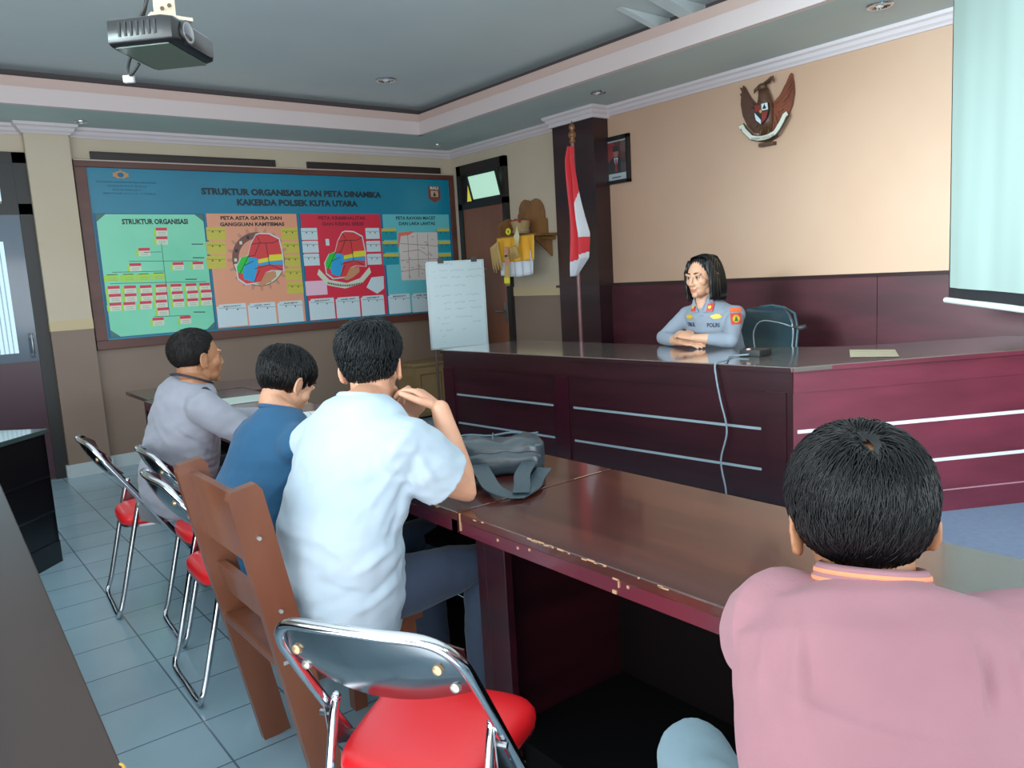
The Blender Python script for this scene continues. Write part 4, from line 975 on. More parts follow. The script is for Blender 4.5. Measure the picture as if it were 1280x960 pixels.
strap_m = mat('strap_webbing', '#21343c', .45, bump=.2, bscale=200)
def strap(pts, w, nm, wd_=None):
    mb = MB().m(strap_m); P_ = curve_pts(pts, 6); L = []
    for i, p in enumerate(P_):
        d = (P_[min(i + 1, len(P_) - 1)] - P_[max(i - 1, 0)]); d.z = 0; s_ = V((-d.y, d.x, 0)).normalized() * w / 2
        L.append([mb.bm.verts.new(p + s_), mb.bm.verts.new(p - s_), mb.bm.verts.new(p - s_ - V((0, 0, .003))), mb.bm.verts.new(p + s_ - V((0, 0, .003)))])
    for a, b in zip(L, L[1:]):
        for k in range(4): mb.face([a[k], a[(k + 1) % 4], b[(k + 1) % 4], b[k]])
    mb.face(L[0][::-1]); mb.face(L[-1]); return mb.build(nm, parent=bag)
strap([(1.42, 2.00, .80), (1.37, 1.90, .79), (1.33, 1.80, .775), (1.36, 1.735, .762), (1.42, 1.75, .768)], .055, 'strap')
strap([(1.55, 1.90, .80), (1.47, 1.84, .785), (1.42, 1.78, .775), (1.37, 1.725, .772)], .05, 'strap')
strap([(1.36, 1.735, .757), (1.44, 1.76, .764), (1.52, 1.83, .765), (1.58, 1.86, .78)], .05, 'strap')
strap([(1.44, 2.12, .83), (1.36, 2.10, .78), (1.33, 2.02, .765), (1.38, 1.93, .765)], .05, 'strap')

# ------------------------------------------------------------------ folding chairs
def folding_chair(loc, rz, label):
    t_ = thing('folding_chair', label, 'chair', loc, rz, 'chrome folding chairs with red seats')
    Lc = True
    yw = .205
    # back + front-leg tube
    P_ = [(.235, -yw, .012), (-.02, -yw, .40), (-.185, -yw * .98, .655), (-.235, -yw * .93, .735), (-.262, -yw * .72, .778), (-.285, -yw * .3, .792), (-.29, 0, .795), (-.285, yw * .3, .792), (-.262, yw * .72, .778), (-.235, yw * .93, .735), (-.185, yw * .98, .655), (-.02, yw, .40), (.235, yw, .012)]
    MB().m(chrome).tube(curve_pts(P_, 7), .0115, 12).build('frame', parent=t_, smooth=True, local=True)
    for s_ in (-1, 1): MB().m(black_rub).tube([(.225, s_ * yw, .03), (.243, s_ * yw, 0.0)], .014, 12).build('rubber_foot', parent=t_, smooth='auto', local=True)
    # rear loop
    yi = .18
    Q = [(-.095, -yi, .535), (-.12, -yi, .46), (-.21, -yi, .11), (-.235, -yi, .035), (-.24, -yi * .82, .012), (-.24, 0, .012), (-.24, yi * .82, .012), (-.235, yi, .035), (-.21, yi, .11), (-.12, yi, .46), (-.095, yi, .535)]
    MB().m(chrome).tube(curve_pts(Q, 7), .0105, 12).ell((-.095, -yi, .535), .0115, nu=10, nv=6).ell((-.095, yi, .535), .0115, nu=10, nv=6).build('rear_legs', parent=t_, smooth=True, local=True)
    for s_ in (-1, 1):
        mb = MB().m(chrome_dull).slab3([(-.12, s_ * .193, .53), (-.05, s_ * .193, .43), (.0, s_ * .193, .405), (-.02, s_ * .193, .385), (-.11, s_ * .193, .43)], (0, s_ * .003, 0))
        mb.tube([(-.105, s_ * .175, .50), (-.105, s_ * .215, .50)], .007, 8).tube([(-.02, s_ * .175, .405), (-.02, s_ * .215, .405)], .007, 8)
        mb.build('hinge', parent=t_, smooth='auto', local=True)
    MB().m(chrome_dull).tube([(.16, -yw, .13), (.16, yw, .13)], .007, 8).build('crossbar', parent=t_, smooth='auto', local=True)
    # back plate, curved
    mb = MB(); n = 18; rows = 6; g = []
    def bp_(y, t2):
        top = .785 - .05 * abs(y / .2) ** 4; low = .615 + .035 * abs(y / .2) ** 2; z = low + (top - low) * t2
        x = -.285 + (.79 - z) * .60 + .045 * (y / .2) ** 2 - .012 * math.sin(PI * t2)
        return V((x, y, z))
    for (m_, off, nm) in ((mat('back_plate_chrome', '#7f868c', .16, metal=1), -.006, 'back_plate'), (mat('back_pad_black', '#3a1216', .35), .006, 'back_pad')):
        mb = MB().m(m_); g = []
        for i in range(n + 1):
            y = -.188 + .376 * i / n
            g.append([[mb.bm.verts.new(bp_(y, j / rows) + V((off * (1 + k), 0, 0))) for j in range(rows + 1)] for k in (0, .8)])
        for k in (0, 1):
            for i in range(n):
                for j in range(rows): mb.face([g[i][k][j], g[i + 1][k][j], g[i + 1][k][j + 1], g[i][k][j + 1]])
        for i in range(n):
            for j in (0, rows): mb.face([g[i][0][j], g[i + 1][0][j], g[i + 1][1][j], g[i][1][j]])
        for i in (0, n):
            for j in range(rows): mb.face([g[i][0][j], g[i][0][j + 1], g[i][1][j + 1], g[i][1][j]])
        mb.build(nm, parent=t_, smooth='auto', local=True)
    for y in (-.15, .15):
        for t2, c_ in ((.62, '#b99a72'), (.22, '#a8a49c')):
            p = bp_(y * (1.0 if t2 > .5 else 1.08), t2); MB().m(mat('rivet' + c_, c_, .3, metal=.8)).tube([p + V((-.010, 0, 0)), p + V((-.018, 0, 0)), p + V((-.020, 0, 0))], [.011, .009, .004], 12).build('rivet', parent=t_, smooth='auto', local=True)
    # seat
    def outline(k):
        o_ = []
        for i in range(36):
            a = 2 * PI * i / 36; ca, sa = math.cos(a), math.sin(a); x = .178 * math.copysign(abs(ca) ** .42, ca); w = .180 + .022 * (x / .178)
            o_.append((x * k + .0, w * k * math.copysign(abs(sa) ** .42, sa)))
        return o_
    rings = []
    for k, z in ((.9, .40), (.99, .402), (1.0, .415), (.995, .428), (.95, .442), (.85, .45), (.6, .456), (.3, .458)): rings.append([V((x, y, z)) for x, y in outline(k)])
    MB().m(red_vinyl).rings(rings).build('seat', parent=t_, smooth=True, local=True)
    rings = []
    for k, z in ((.7, .392), (.985, .392), (.985, .404), (.7, .404)): rings.append([V((x, y, z)) for x, y in outline(k)])
    MB().m(chrome_dull).rings(rings).build('seat_pan', parent=t_, smooth='auto', local=True)
    return t_
def R_(d): return math.radians(d)
folding_chair((.86, 3.80, 0), R_(-4), 'folding chair farthest away, by the back wall behind the officer')
folding_chair((.99, 3.30, 0), R_(-3), 'folding chair between the officer and the man in blue')
folding_chair((.895, 2.80, 0), R_(-2), 'folding chair beside the wooden chair, just under the man in blue')
folding_chair((.805, 1.36, 0), R_(30), 'nearest folding chair, empty, with large curved chrome back')
folding_chair((.62, .30, 0), R_(25), 'folding chair on which the man in pink shirt sits')

# ------------------------------------------------------------------ wooden chair
wc = thing('wooden_chair', 'brown wooden chair with leaning plank posts under man in white shirt', 'chair', (.9, 2.05, 0))
wm = wood_chair_m
def plank(a, b, w, th, wdir=(1, 0, 0), nm='post'):
    a, b = V(a), V(b); d = (b - a).normalized(); x = (V(wdir) - d * V(wdir).dot(d)).normalized(); y = d.cross(x); mb = MB().m(wm); r_ = []
    for p, k in ((a, 1), (b - d * .02, 1), (b, .75)): r_.append([p + x * (sx * w / 2 * k) + y * (sy * th / 2) for sx, sy in ((-1, -1), (1, -1), (1, 1), (-1, 1))])
    return mb.rings(r_).build(nm, parent=wc)
plank((.775, 1.855, 0), (.605, 1.845, .93), .085, .032, nm='post')
plank((.785, 2.31, 0), (.605, 2.27, .93), .085, .032, nm='post')
def xa(z): return .775 - .17 * z / .93
for (z0, z1) in ((.70, .90), (.53, .62)):
    MB().m(wm).slab3([(xa(z0) - .01, 1.86, z0), (xa(z0) - .01, 2.27, z0), (xa(z1) - .01, 2.27, z1), (xa(z1) - .01, 1.86, z1)], (.022, 0, 0)).build('back_slat', parent=wc)
MB().m(wm).bb((.66, 1.875, .425), (1.10, 2.28, .455), bev=.006).build('seat', parent=wc)
MB().m(wm).bb((.72, 1.89, .35), (1.07, 1.91, .425)).bb((.72, 2.25, .35), (1.07, 2.27, .425)).bb((1.06, 1.89, .35), (1.08, 2.27, .425)).build('apron', parent=wc)
for y in (1.90, 2.26): MB().m(wm).bb((1.03, y - .02, 0), (1.075, y + .02, .36)).build('front_leg', parent=wc)
mb = MB().m(steel_gray).bb((.66, 1.834, .455), (.86, 1.839, .49)).m(dark_gap)
for x in (.68, .73, .82): mb.tube([(x, 1.834, .472), (x, 1.831, .472)], .007, 8)
mb.build('metal_bracket', parent=wc)
mb = MB().m(steel_gray)
for z, y in ((.80, 1.822), (.60, 1.826)): mb.tube([(xa(z), y + .008, z), (xa(z), y - .001, z)], .005, 8)
mb.build('screws', parent=wc)
# ------------------------------------------------------------------ people
def skin_mat(name, c, d):
    m = mat(name, c, .5, var=d, vscale=(14, 14, 14), bump=.04, bscale=150)
    b = m.node_tree.nodes['Principled BSDF']; b.inputs['Subsurface Weight'].default_value = .08; b.inputs['Subsurface Radius'].default_value = (.02, .008, .004); b.inputs['Subsurface Scale'].default_value = .3
    return m
def cloth_mat(name, c, d, rough=.85):
    return mat(name, c, rough, var=d, vscale=(5, 5, 5), bump=.12, bscale=420, sheen=.06)
def baked(mb, material, name, voxel, smooth_it, parent=None, loc=None, disp=None, factor=.5):
    """union of overlapping closed pieces -> one continuous smooth surface"""
    me = bpy.data.meshes.new('tmp'); bmesh.ops.recalc_face_normals(mb.bm, faces=mb.bm.faces); mb.bm.to_mesh(me); mb.bm.free()
    o = bpy.data.objects.new('tmp', me); C.objects.link(o)
    r = o.modifiers.new('r', 'REMESH'); r.mode = 'VOXEL'; r.voxel_size = voxel; r.adaptivity = 0
    s = o.modifiers.new('s', 'SMOOTH'); s.factor = factor; s.iterations = smooth_it
    bpy.context.view_layer.update()
    m2 = bpy.data.meshes.new_from_object(o.evaluated_get(bpy.context.evaluated_depsgraph_get()))
    bpy.data.objects.remove(o); bpy.data.meshes.remove(me)
    if disp:
        nr = [v.normal.copy() for v in m2.vertices]
        for v, n in zip(m2.vertices, nr): v.co += n * disp(v.co, n)
    T = Matrix.Identity(4)
    if parent is not None: T = WM[parent.name].inverted()
    elif loc is not None: T = Matrix.Translation(-V(loc))
    m2.transform(T); m2.materials.clear(); m2.materials.append(material); m2.shade_smooth(); m2.name = name
    o = bpy.data.objects.new(name, m2); C.objects.link(o)
    if parent is not None: o.parent = parent; WM[o.name] = WM[parent.name]
    else: o.location = loc or (0, 0, 0); WM[o.name] = Matrix.Translation(V(loc or (0, 0, 0)))
    return o
def az(deg): a = math.radians(deg); return V((math.sin(a), math.cos(a), 0))     # compass azimuth, 0 = +Y, 90 = +X
def head_frame(azd, pitch, roll=0):
    """local x = person's right, y = forward, z = up"""
    f = az(azd); R = Matrix((V((f.y, -f.x, 0)), f, V((0, 0, 1)))).transposed()
    return R @ Matrix.Rotation(math.radians(-pitch), 3, 'X') @ Matrix.Rotation(math.radians(roll), 3, 'Y')
def head_blobs(mb, c, R, k=1.0, female=False):
    def E(p, r, rot=None): mb.ell(c + R @ (V(p) * k), V(r) * k, R if rot is None else R @ rot, 24, 16)
    E((0, -.016, .034), (.074, .094, .080)); E((0, .02, .015), (.067, .066, .078)); E((0, .028, -.03), (.060, .058, .066))
    E((0, .034, -.072), (.046 if female else .05, .048, .034)); E((0, .070, -.094), (.019, .017, .016))
    for s in (-1, 1):
        E((s * .040, .052, -.022), (.024, .026, .026)); E((s * .030, .080, .020), (.024, .010, .009)); E((s * .043, .0, -.068), (.014, .035, .026))
        er = Matrix.Rotation(s * math.radians(18), 3, 'Z') @ Matrix.Rotation(math.radians(-12), 3, 'X')
        E((s * .081, -.008, -.008), (.0075, .020, .033), er)
        mb.tube([c + R @ (V((s * (.087 + .004 * math.sin(t)), -.010 - .017 * math.sin(t) * 1.0, -.006 + .028 * math.cos(t))) * k) for t in [PI * j / 9 * 1.15 - .3 for j in range(10)]], .0042 * k, 8)
        E((s * .080, -.001, -.033), (.006, .009, .010)); E((s * .030, .0735, .009), (.0165, .0125, .0065)); E((s * .030, .0725, -.0095), (.0155, .012, .005)); E((s * .047, .064, .0), (.007, .012, .011))
        E((s * .011, .094, -.038), (.0085, .010, .0075))
    mb.tube([c + R @ (V(p) * k) for p in ((0, .082, .018), (0, .091, .0), (0, .101, -.022), (0, .105, -.034), (0, .094, -.043))], [.007 * k, .0075 * k, .009 * k, .0105 * k, .007 * k], 12)
    E((0, .080, -.055), (.024, .014, .012)); E((0, .084, -.061), (.021, .010, .0055)); E((0, .082, -.071), (.019, .010, .0065))
def face_parts(par, c, R, k, lipc, browm, female=False):
    def W(p): return c + R @ (V(p) * k)
    for s in (-1, 1):
        e = MB().m(mat('eye_white', '#b5a9a2', .35)).ell(W((s * .0305, .0755, .0)), V((.0118, .0108, .0066)) * k, R)
        e.m(mat('iris_dark', '#1a0f0b', .15)).ell(W((s * .0295, .0852, -.0003)), V((.0062, .0022, .0062)) * k, R, 12, 8)
        e.build('eye', parent=par, smooth=True)
        MB().m(browm).tube([W((s * .014, .0890, .0230)), W((s * .028, .0895, .0265)), W((s * .043, .0805, .0235)), W((s * .052, .070, .016))], [(.003 * k, .0035 * k), (.0035 * k, .004 * k), (.003 * k, .003 * k), .001], 8).build('eyebrow', parent=par, smooth=True)
        MB().m(browm).tube([W((s * .0175, .0835, .003)), W((s * .030, .0870, .0075)), W((s * .044, .077, .002))], [.0012, .0016, .0012], 6).build('eyelid_line', parent=par, smooth=True)
    mb = MB().m(lipc).tube([W((-.021, .083, -.0645)), W((-.008, .0925, -.0615)), W((0, .0925, -.063)), W((.008, .0925, -.0615)), W((.021, .083, -.0645))], [.001, .0032, .0032, .0032, .001], 8)
    mb.tube([W((-.020, .083, -.0665)), W((-.008, .0905, -.0705)), W((.008, .0905, -.0705)), W((.020, .083, -.0665))], [.001, .0038, .0038, .001], 8)
    mb.build('lips', parent=par, smooth=True)
def hand(mb, w, d, n, side=1, curl=.5, k=1.0, spread=.06, thumb=.6):
    """w wrist, d direction of the palm, n back-of-hand normal, side: +1 thumb on the d x n side"""
    d = V(d).normalized(); n = (V(n) - d * V(n).dot(d)).normalized(); s = d.cross(n) * side
    P = [w - d * .01 * k, w + d * .02 * k, w + d * .055 * k, w + d * .09 * k]
    mb.tube(P, [(.024 * k, .017 * k), (.029 * k, .015 * k), (.039 * k, .0145 * k), (.040 * k, .012 * k)], 16, side=s)
    for q in (P[0], ): mb.ell(q, .02 * k)
    for i, (off, L, r) in enumerate(((.029, .072, .0088), (.0105, .080, .0092), (-.0085, .074, .0086), (-.027, .058, .0076))):
        b = w + d * .084 * k + s * off * k; dir_ = (d + s * off * spread * 30 * .1).normalized(); cu = curl * (.8 + .12 * i)
        pts = [b - d * .02 * k, b]; dd_ = dir_.copy(); p = b.copy()
        for seg, fr in enumerate((.45, .30, .25)):
            a = cu * (.7, .9, .7)[seg]
            dd_ = (Matrix.Rotation(0, 3, 'X') @ dd_); dd_ = (dd_ * math.cos(a) - n * math.sin(a) * 1).normalized() if seg == 0 else (dd_ * math.cos(a) + (dd_.cross(s) * (1 if dd_.cross(s).dot(-n) > -1 else 1)).normalized() * math.sin(a) * (1 if (dd_.cross(s)).dot(pn) > 0 else -1)).normalized()
            pn = -n if seg == 0 else pn
            # direction perpendicular to the segment, pointing to the palm
            pn = (pn - dd_ * pn.dot(dd_)).normalized()
            p = p + dd_ * L * fr * k; pts.append(p.copy())
        rr_ = [r * k * 1.05, r * k, r * k * .97, r * k * .9, r * k * .76]
        mb.tube(pts, rr_, 10); mb.ell(pts[-1], r * k * .76, nu=10, nv=8)
        for q, qq in zip(pts[1:-1], rr_[1:-1]): mb.ell(q, qq * 1.03, nu=10, nv=8)
    b = w + d * .022 * k + s * .022 * k; t1 = (d * .65 + s * .75 - n * .35 * thumb).normalized(); t2 = (d * .95 + s * .30 - n * .45 * thumb).normalized()
    p1 = b + t1 * .038 * k; p2 = p1 + t2 * .032 * k; p3 = p2 + (t2 * .9 + d * .2).normalized() * .026 * k
    mb.tube([b, p1, p2, p3], [.0145 * k, .0115 * k, .0105 * k, .0085 * k], 10)
    for q, r in ((p1, .0118), (p2, .0106), (p3, .0085)): mb.ell(q, r * k, nu=10, nv=8)
def lerp(a, b, t): return V(a) * (1 - t) + V(b) * t
def limb_pts(a, b, c, n=5):
    out = [lerp(a, b, i / n) for i in range(n)] + [lerp(b, c, i / n) for i in range(n + 1)]; return out
def noise_disp(amp, sc, stretch=(1, 1, 1), folds=()):
    fo = [(V(a), V(b), am, w) for a, b, am, w in folds]
    def f(p, n):
        q = V((p.x * stretch[0], p.y * stretch[1], p.z * stretch[2])) * sc
        d = amp * (noise.noise(q) + .5 * noise.noise(q * 2.3))
        for a, b, am, w in fo:
            ab = b - a; t = max(0, min(1, (p - a).dot(ab) / ab.length_squared)); dist = (p - (a + ab * t)).length
            if dist < w * 3: d += am * math.exp(-(dist / w) ** 2) * math.sin(PI * (.1 + .8 * t))
        return d
    return f
def torso(mb, spine, seg=28):
    """spine: list of (centre, side axis, half width, half depth)"""
    pts = [V(s[0]) for s in spine]; mb.tube(pts, [(s[2], s[3]) for s in spine], seg, side=[V(s[1]) for s in spine])
def fold2(base, org, e1, facing, fl):
    org, e1, facing = V(org), V(e1).normalized(), V(facing)
    L = [(V((a, b)), V((c_, d)), am, w) for a, b, c_, d, am, w in fl]
    def f(p, n):
        r = base(p, n)
        if n.dot(facing) < .15: return r
        q = V(((p - org).dot(e1), p.z - org.z)); k_ = min(1, (n.dot(facing) - .15) * 4)
        for a, b, am, w in L:
            ab = b - a; t = max(0, min(1, (q - a).dot(ab) / ab.length_squared)); x = (q - a - ab * t); dist = x.length
            if dist < w * 3: r += k_ * am * math.exp(-(dist / w) ** 2) * (.25 + .75 * math.sin(PI * t))
        return r
    return f
# hair ----------------------------------------------------------
def hair(par, c, R, k, style, m, seed=1, n=1500, L=.07, whorl=(0, -.05, .115), hairline=None, vol=.010, voxel=.004, rad=.0011, lift=.012, fade=None):
    rnd = random.Random(seed)
    def W(p): return c + R @ (V(p) * k)
    ax = V((.077, .098, .084)); cc = V((0, -.016, .036))
    # scalp cap, cut by the hairline: keep = f(local direction) > 0
    mb = MB().m(m); NU, NV = 72, 44; grid = {}
    def surf(th, ph, off):
        d = V((math.sin(th) * math.cos(ph), math.sin(th) * math.sin(ph), math.cos(th)))
        return V((cc.x + (ax.x + off) * d.x, cc.y + (ax.y + off) * d.y, cc.z + (ax.z + off) * d.z)), d
    def thick(p):
        h = hairline(p)
        if h <= 0: return 0
        u_ = max(0, min(1, (p.z - .01) / .09)); u_ = u_ * u_ * (3 - 2 * u_); sd_ = style.get('side', .4)
        return vol * (sd_ + (1 - sd_) * u_) * min(1.0, h / .02) ** .7
    for i in range(NV + 1):
        th = PI * .80 * i / NV
        for j in range(NU):
            ph = 2 * PI * j / NU; p0, d = surf(th, ph, 0); t = thick(p0)
            nz_ = 1 + .25 * noise.noise(d * 6 + V((seed, 0, 0)))
            # local shape additions
            p, _ = surf(th, ph, .001 + t * nz_); grid[i, j] = (mb.bm.verts.new(W(p)), hairline(p0))
    for i in range(NV):
        for j in range(NU):
            q = [grid[i, j], grid[i, (j + 1) % NU], grid[i + 1, (j + 1) % NU], grid[i + 1, j]]
            if max(h for _, h in q) > 0:
                if i == 0 and False: continue
                mb.face([v for v, _ in q])
    # strands
    wv = V(whorl)
    for s in range(n):
        for _ in range(30):
            th = math.acos(1 - rnd.random() * 1.75); ph = rnd.random() * 2 * PI; p, d = surf(th, ph, 0)
            if hairline(p) > .004: break
        else: continue
        flow = style['flow'](p, d, rnd)
        off = .001; pts = []; t_h = thick(p); steps = 7; Ls = L * (.6 + .6 * rnd.random()) * style.get('len', lambda p: 1)(p); pos = p.copy()
        lf = lift * (.3 + rnd.random())
        for q in range(steps):
            f = q / (steps - 1)
            dd_ = V(((pos.x - cc.x) / ax.x, (pos.y - cc.y) / ax.y, (pos.z - cc.z) / ax.z)); dl = dd_.length; nn_ = V((dd_.x / ax.x, dd_.y / ax.y, dd_.z / ax.z)).normalized()
            sp_ = V((cc.x + ax.x * dd_.x / dl, cc.y + ax.y * dd_.y / dl, cc.z + ax.z * dd_.z / dl))
            o_ = thick(sp_) * (1.0 + .25 * rnd.random()) + lf * math.sin(PI * min(1, f * 1.0)) * .5 + .001 + style.get('tip', 0) * f * f
            if style.get('hang') and pos.z < style['hang']: base_ = pos
            else: base_ = sp_
            pts.append(W(base_ + nn_ * o_))
            fl = flow(base_) if callable(flow) else flow
            if not (style.get('hang') and base_.z < style['hang']): fl = fl - nn_ * fl.dot(nn_)
            if fl.length < 1e-5: fl = V((0, -1, 0))
            pos = base_ + fl.normalized() * Ls / steps
        mb.tube(pts, [rad, rad * 1.2, rad * 1.2, rad * 1.1, rad, rad * .8, rad * .25], 4)
    return mb.build('hair', parent=par, smooth=True, norm=False)
hair_blk = mat('black_hair', '#030304', .36, spec=.22); hair_soft = mat('black_hair_soft', '#05090c', .5, spec=.2)
hair_short = mat('cropped_hair', '#100d0c', .7, spec=.2)
def hl_male(front=.075, side=-.005, nape=-.068):
    """height above the hairline (positive inside the hair)"""
    def f(p):
        y = p.y; zc = p.z
        if y > .045: lim = .062 + (y - .045) * .35
        elif y > .0: lim = side + (y / .045) * (.062 - side) if y > .012 else side
        elif y > -.03: lim = side + (.0 - y) / .03 * (-.028 - side)
        else: lim = -.028 + (-.03 - y) / .05 * (nape + .028); lim = max(lim, nape)
        return zc - lim
    return f
def crown_flow(wh):
    wh = V(wh)
    def mk(p, d, rnd):
        j = V((rnd.gauss(0, .22), rnd.gauss(0, .22), rnd.gauss(0, .22)))
        def f(q):
            v = (q - wh); v = v.normalized() if v.length > .001 else V((0, -1, 0)); tw = v.cross(V((0, 0, 1))) * .35
            return v + tw + j * .8 + V((0, 0, -.35))
        return f
    return mk

def person(nm_label, P):
    loc = V(P['loc'])
    mb = MB(); c, R, k = V(P['head']), head_frame(*P['hrot']), P.get('k', 1.0)
    nb = V(P['neck'])
    head_blobs(mb, c, R, k, P.get('female', False))
    nr = P.get('nr', .056)
    mb.tube([c + R @ V((0, -.026, -.03)) * k, c + R @ V((0, -.030, -.075)) * k, lerp(c + R @ V((0, -.03, -.10)) * k, nb, .55), nb + V((0, 0, .005)), nb - V((0, 0, .05))], [nr, nr * .98, nr, nr * 1.12, nr * 1.3], 20)
    # hidden core keeps the body one piece
    for a, b, r0, r1 in P['core']: mb.cap([V(a), V(b)], [r0 * .62, r1 * .62])
    for sd_ in ('L', 'R'):
        sh, el, wr = V(P['sh' + sd_]), V(P['el' + sd_]), V(P['wr' + sd_]); ar = P.get('ar', 1)
        pts = limb_pts(sh, el, wr, 5); rad = [.036, .040, .043, .044, .041, .038, .039, .037, .033, .028, .024]
        mb.cap(pts, [r * ar for r in rad])
        h = P['hand' + sd_]; hand(mb, wr, h[0], h[1], h[2], h[3], P.get('hk', 1.0), thumb=h[4] if len(h) > 4 else .6)
    body = baked(mb, P['skin'], 'person', P.get('vox', .0042), 3, loc=tuple(loc))
    setp(body, nm_label, 'person', P.get('group'))
    return body, c, R, k

def shirt(body, P, m, name='shirt', sleeve=(1.0, 1.0), extra=(), voxel=.007, it=5, disp=None, sr=1.0):
    mb = MB(); torso(mb, P['torso'])
    for sd_ in ('L', 'R'):
        sh, el, wr = V(P['sh' + sd_]), V(P['el' + sd_]), V(P['wr' + sd_]); s = P['slen'][0 if sd_ == 'L' else 1]
        base = [(.0, .068), (.25, .064), (.5, .060), (.75, .055), (1, .050), (1.12, .051), (1.35, .048), (1.6, .042), (1.85, .036), (1.97, .033)]
        pts, rr_ = [], []
        inn = lerp(sh, V(P['torso'][-3][0]), .5); pts.append(inn); rr_.append(.062 * sr)
        for t, r in base:
            if t > s: break
            pts.append(lerp(sh, el, t) if t <= 1 else lerp(el, wr, t - 1)); rr_.append(r * sr * P.get('ar', 1) * (1 + P.get('flare', 0) * (t / s if t else 0)))
        q = s; pts.append(lerp(sh, el, q) if q <= 1 else lerp(el, wr, q - 1)); rr_.append(rr_[-1] * (1.02 if s < 1 else .98))
        mb.tube(pts, rr_, 20); mb.ell(sh, (.066 * sr, .066 * sr, .062 * sr)); mb.ell(inn, .06 * sr)
        if s > 1: mb.ell(el, .049 * sr)
    for e in extra: mb.cap(*e)
    return baked(mb, m, name, voxel, it, parent=body, disp=disp)
def trousers(body, P, m, disp=None):
    mb = MB(); pe = V(P['pel']); sx = V(P['pside'])
    mb.tube([pe + V(P['torso'][1][0]) * 0 + V((0, 0, .06)), pe + V((0, 0, 0)), pe - V((0, 0, .055))], [(.155, .115), (.175, .13), (.15, .11)], 24, side=sx)
    for s, sd_ in ((-1, 'L'), (1, 'R')):
        hp = pe + sx * s * .085 - V((0, 0, .015)); kn, an = V(P['kn' + sd_]), V(P['an' + sd_])
        mb.cap(limb_pts(hp, kn, an, 4), [.088, .086, .080, .073, .066, .064, .062, .056, .052], 18)
    return baked(mb, m, 'trousers', .008, 4, parent=body, disp=disp or noise_disp(.004, 14))
def shoes(body, P, m):
    for sd_ in ('L', 'R'):
        an = V(P['an' + sd_]); f = V(P['foot' + sd_]).normalized(); z = P.get('gz', 0); b = V((an.x, an.y, z))
        mb = MB().m(m); side = f.cross(V((0, 0, 1)))
        rg = []
        for t, hw, h in ((-.07, .025, .05), (-.06, .034, .065), (-.0, .038, .085), (.06, .042, .07), (.12, .046, .05), (.165, .040, .035), (.185, .022, .02)):
            cc = b + f * t; q = []
            for k in range(16):
                a = 2 * PI * k / 16; q.append(cc + side * hw * math.cos(a) + V((0, 0, max(0.002, h * .5 + h * .5 * math.sin(a)))))
            rg.append(q)
        mb.rings(rg).build('shoe', parent=body, smooth=True)

def spine(pel, chest, neck, side0, side1, w=(.165, .16, .165, .185, .175, .115, .068), d=(.12, .12, .115, .12, .105, .08, .062), bulge=(0, 0, 0), hem=.10):
    pel, chest, neck = V(pel), V(chest), V(neck); s0, s1 = V(side0).normalized(), V(side1).normalized()
    up = (chest - pel).normalized(); bg = V(bulge)
    C_ = [pel - up * hem, pel + bg * .2, lerp(pel, chest, .5) + bg, chest, lerp(chest, neck, .55), lerp(chest, neck, .85), neck]
    S_ = [s0, s0, lerp(s0, s1, .5), s1, s1, s1, s1]
    return [(C_[i], S_[i], w[i], d[i]) for i in range(7)]

skinA = skin_mat('skin_tan', '#a97250', '#9c6543'); skinB = skin_mat('skin_light', '#c98f70', '#bd8164'); skinC = skin_mat('skin_brown', '#9a6a4e', '#8c5c42')
skinW = skin_mat('skin_fair', '#cf9878', '#c58a6b')

# --- man in white T-shirt ------------------------------------------------
rt = az(64 + 90)
neck = V((1.005, 1.955, 1.065)); chest = V((.955, 1.925, .925)); pel = V((.905, 1.95, .56))
PW = dict(loc=(.9, 2.0, .46), head=(1.082, 2.034, 1.152), hrot=(44, 5, -2), neck=neck, nr=.059, skin=skinB,
    shR=(1.01, 1.765, .965), elR=(1.212, 1.79, .800), wrR=(1.195, 1.855, 1.03), shL=(.92, 2.08, .955), elL=(1.22, 2.22, .80), wrL=(1.215, 2.06, .99),
    handR=((-.25, .62, .45), (.55, -.65, .5), -1, .8), handL=((-.1, -.62, .62), (.8, .45, .4), 1, .5),
    core=[(neck, chest, .06, .09), (chest, pel, .10, .11)],
    pel=pel, pside=az(90 + 84), knR=(1.31, 1.855, .545), knL=(1.30, 2.2, .55), anR=(1.30, 1.87, .09), anL=(1.33, 2.2, .09), footR=(1, 0, 0), footL=(1, 0, 0), slen=(.62, .62), flare=.30, ar=1.12)
PW['torso'] = spine(pel, chest, neck + V((0, 0, .022)), az(90 + 72), rt, w=(.165, .198, .192, .188, .172, .112, .068), d=(.135, .165, .148, .125, .108, .085, .064), bulge=(-.045, -.01, 0), hem=.125)
bW, c, R, k = person('man in white t-shirt seated with hands raised, back to us', PW)
white_t = cloth_mat('white_jersey', '#a6b6c4', '#9aadbc')
fd = noise_disp(.009, 8, (1, 1, 1.8), folds=[((1.02, 1.80, 1.0), (.88, 1.80, .80), .010, .018), ((1.04, 1.74, .93), (.92, 1.76, .70), -.009, .016), ((.80, 1.86, .78), (.76, 2.0, .60), -.007, .018), ((.92, 1.76, .60), (.72, 1.98, .50), .009, .016), ((.98, 1.78, .52), (.76, 1.90, .46), -.007, .014), ((.96, 1.72, .93), (.80, 1.80, .74), .006, .016), ((1.0, 1.70, .90), (.90, 1.72, .72), -.006, .015), ((.80, 1.82, .66), (.70, 2.02, .60), .006, .014), ((.86, 1.74, .62), (.70, 1.92, .54), -.006, .014), ((.90, 1.74, .70), (.74, 1.88, .52), .005, .013), ((1.02, 1.70, .98), (.98, 1.72, .86), -.007, .012)])
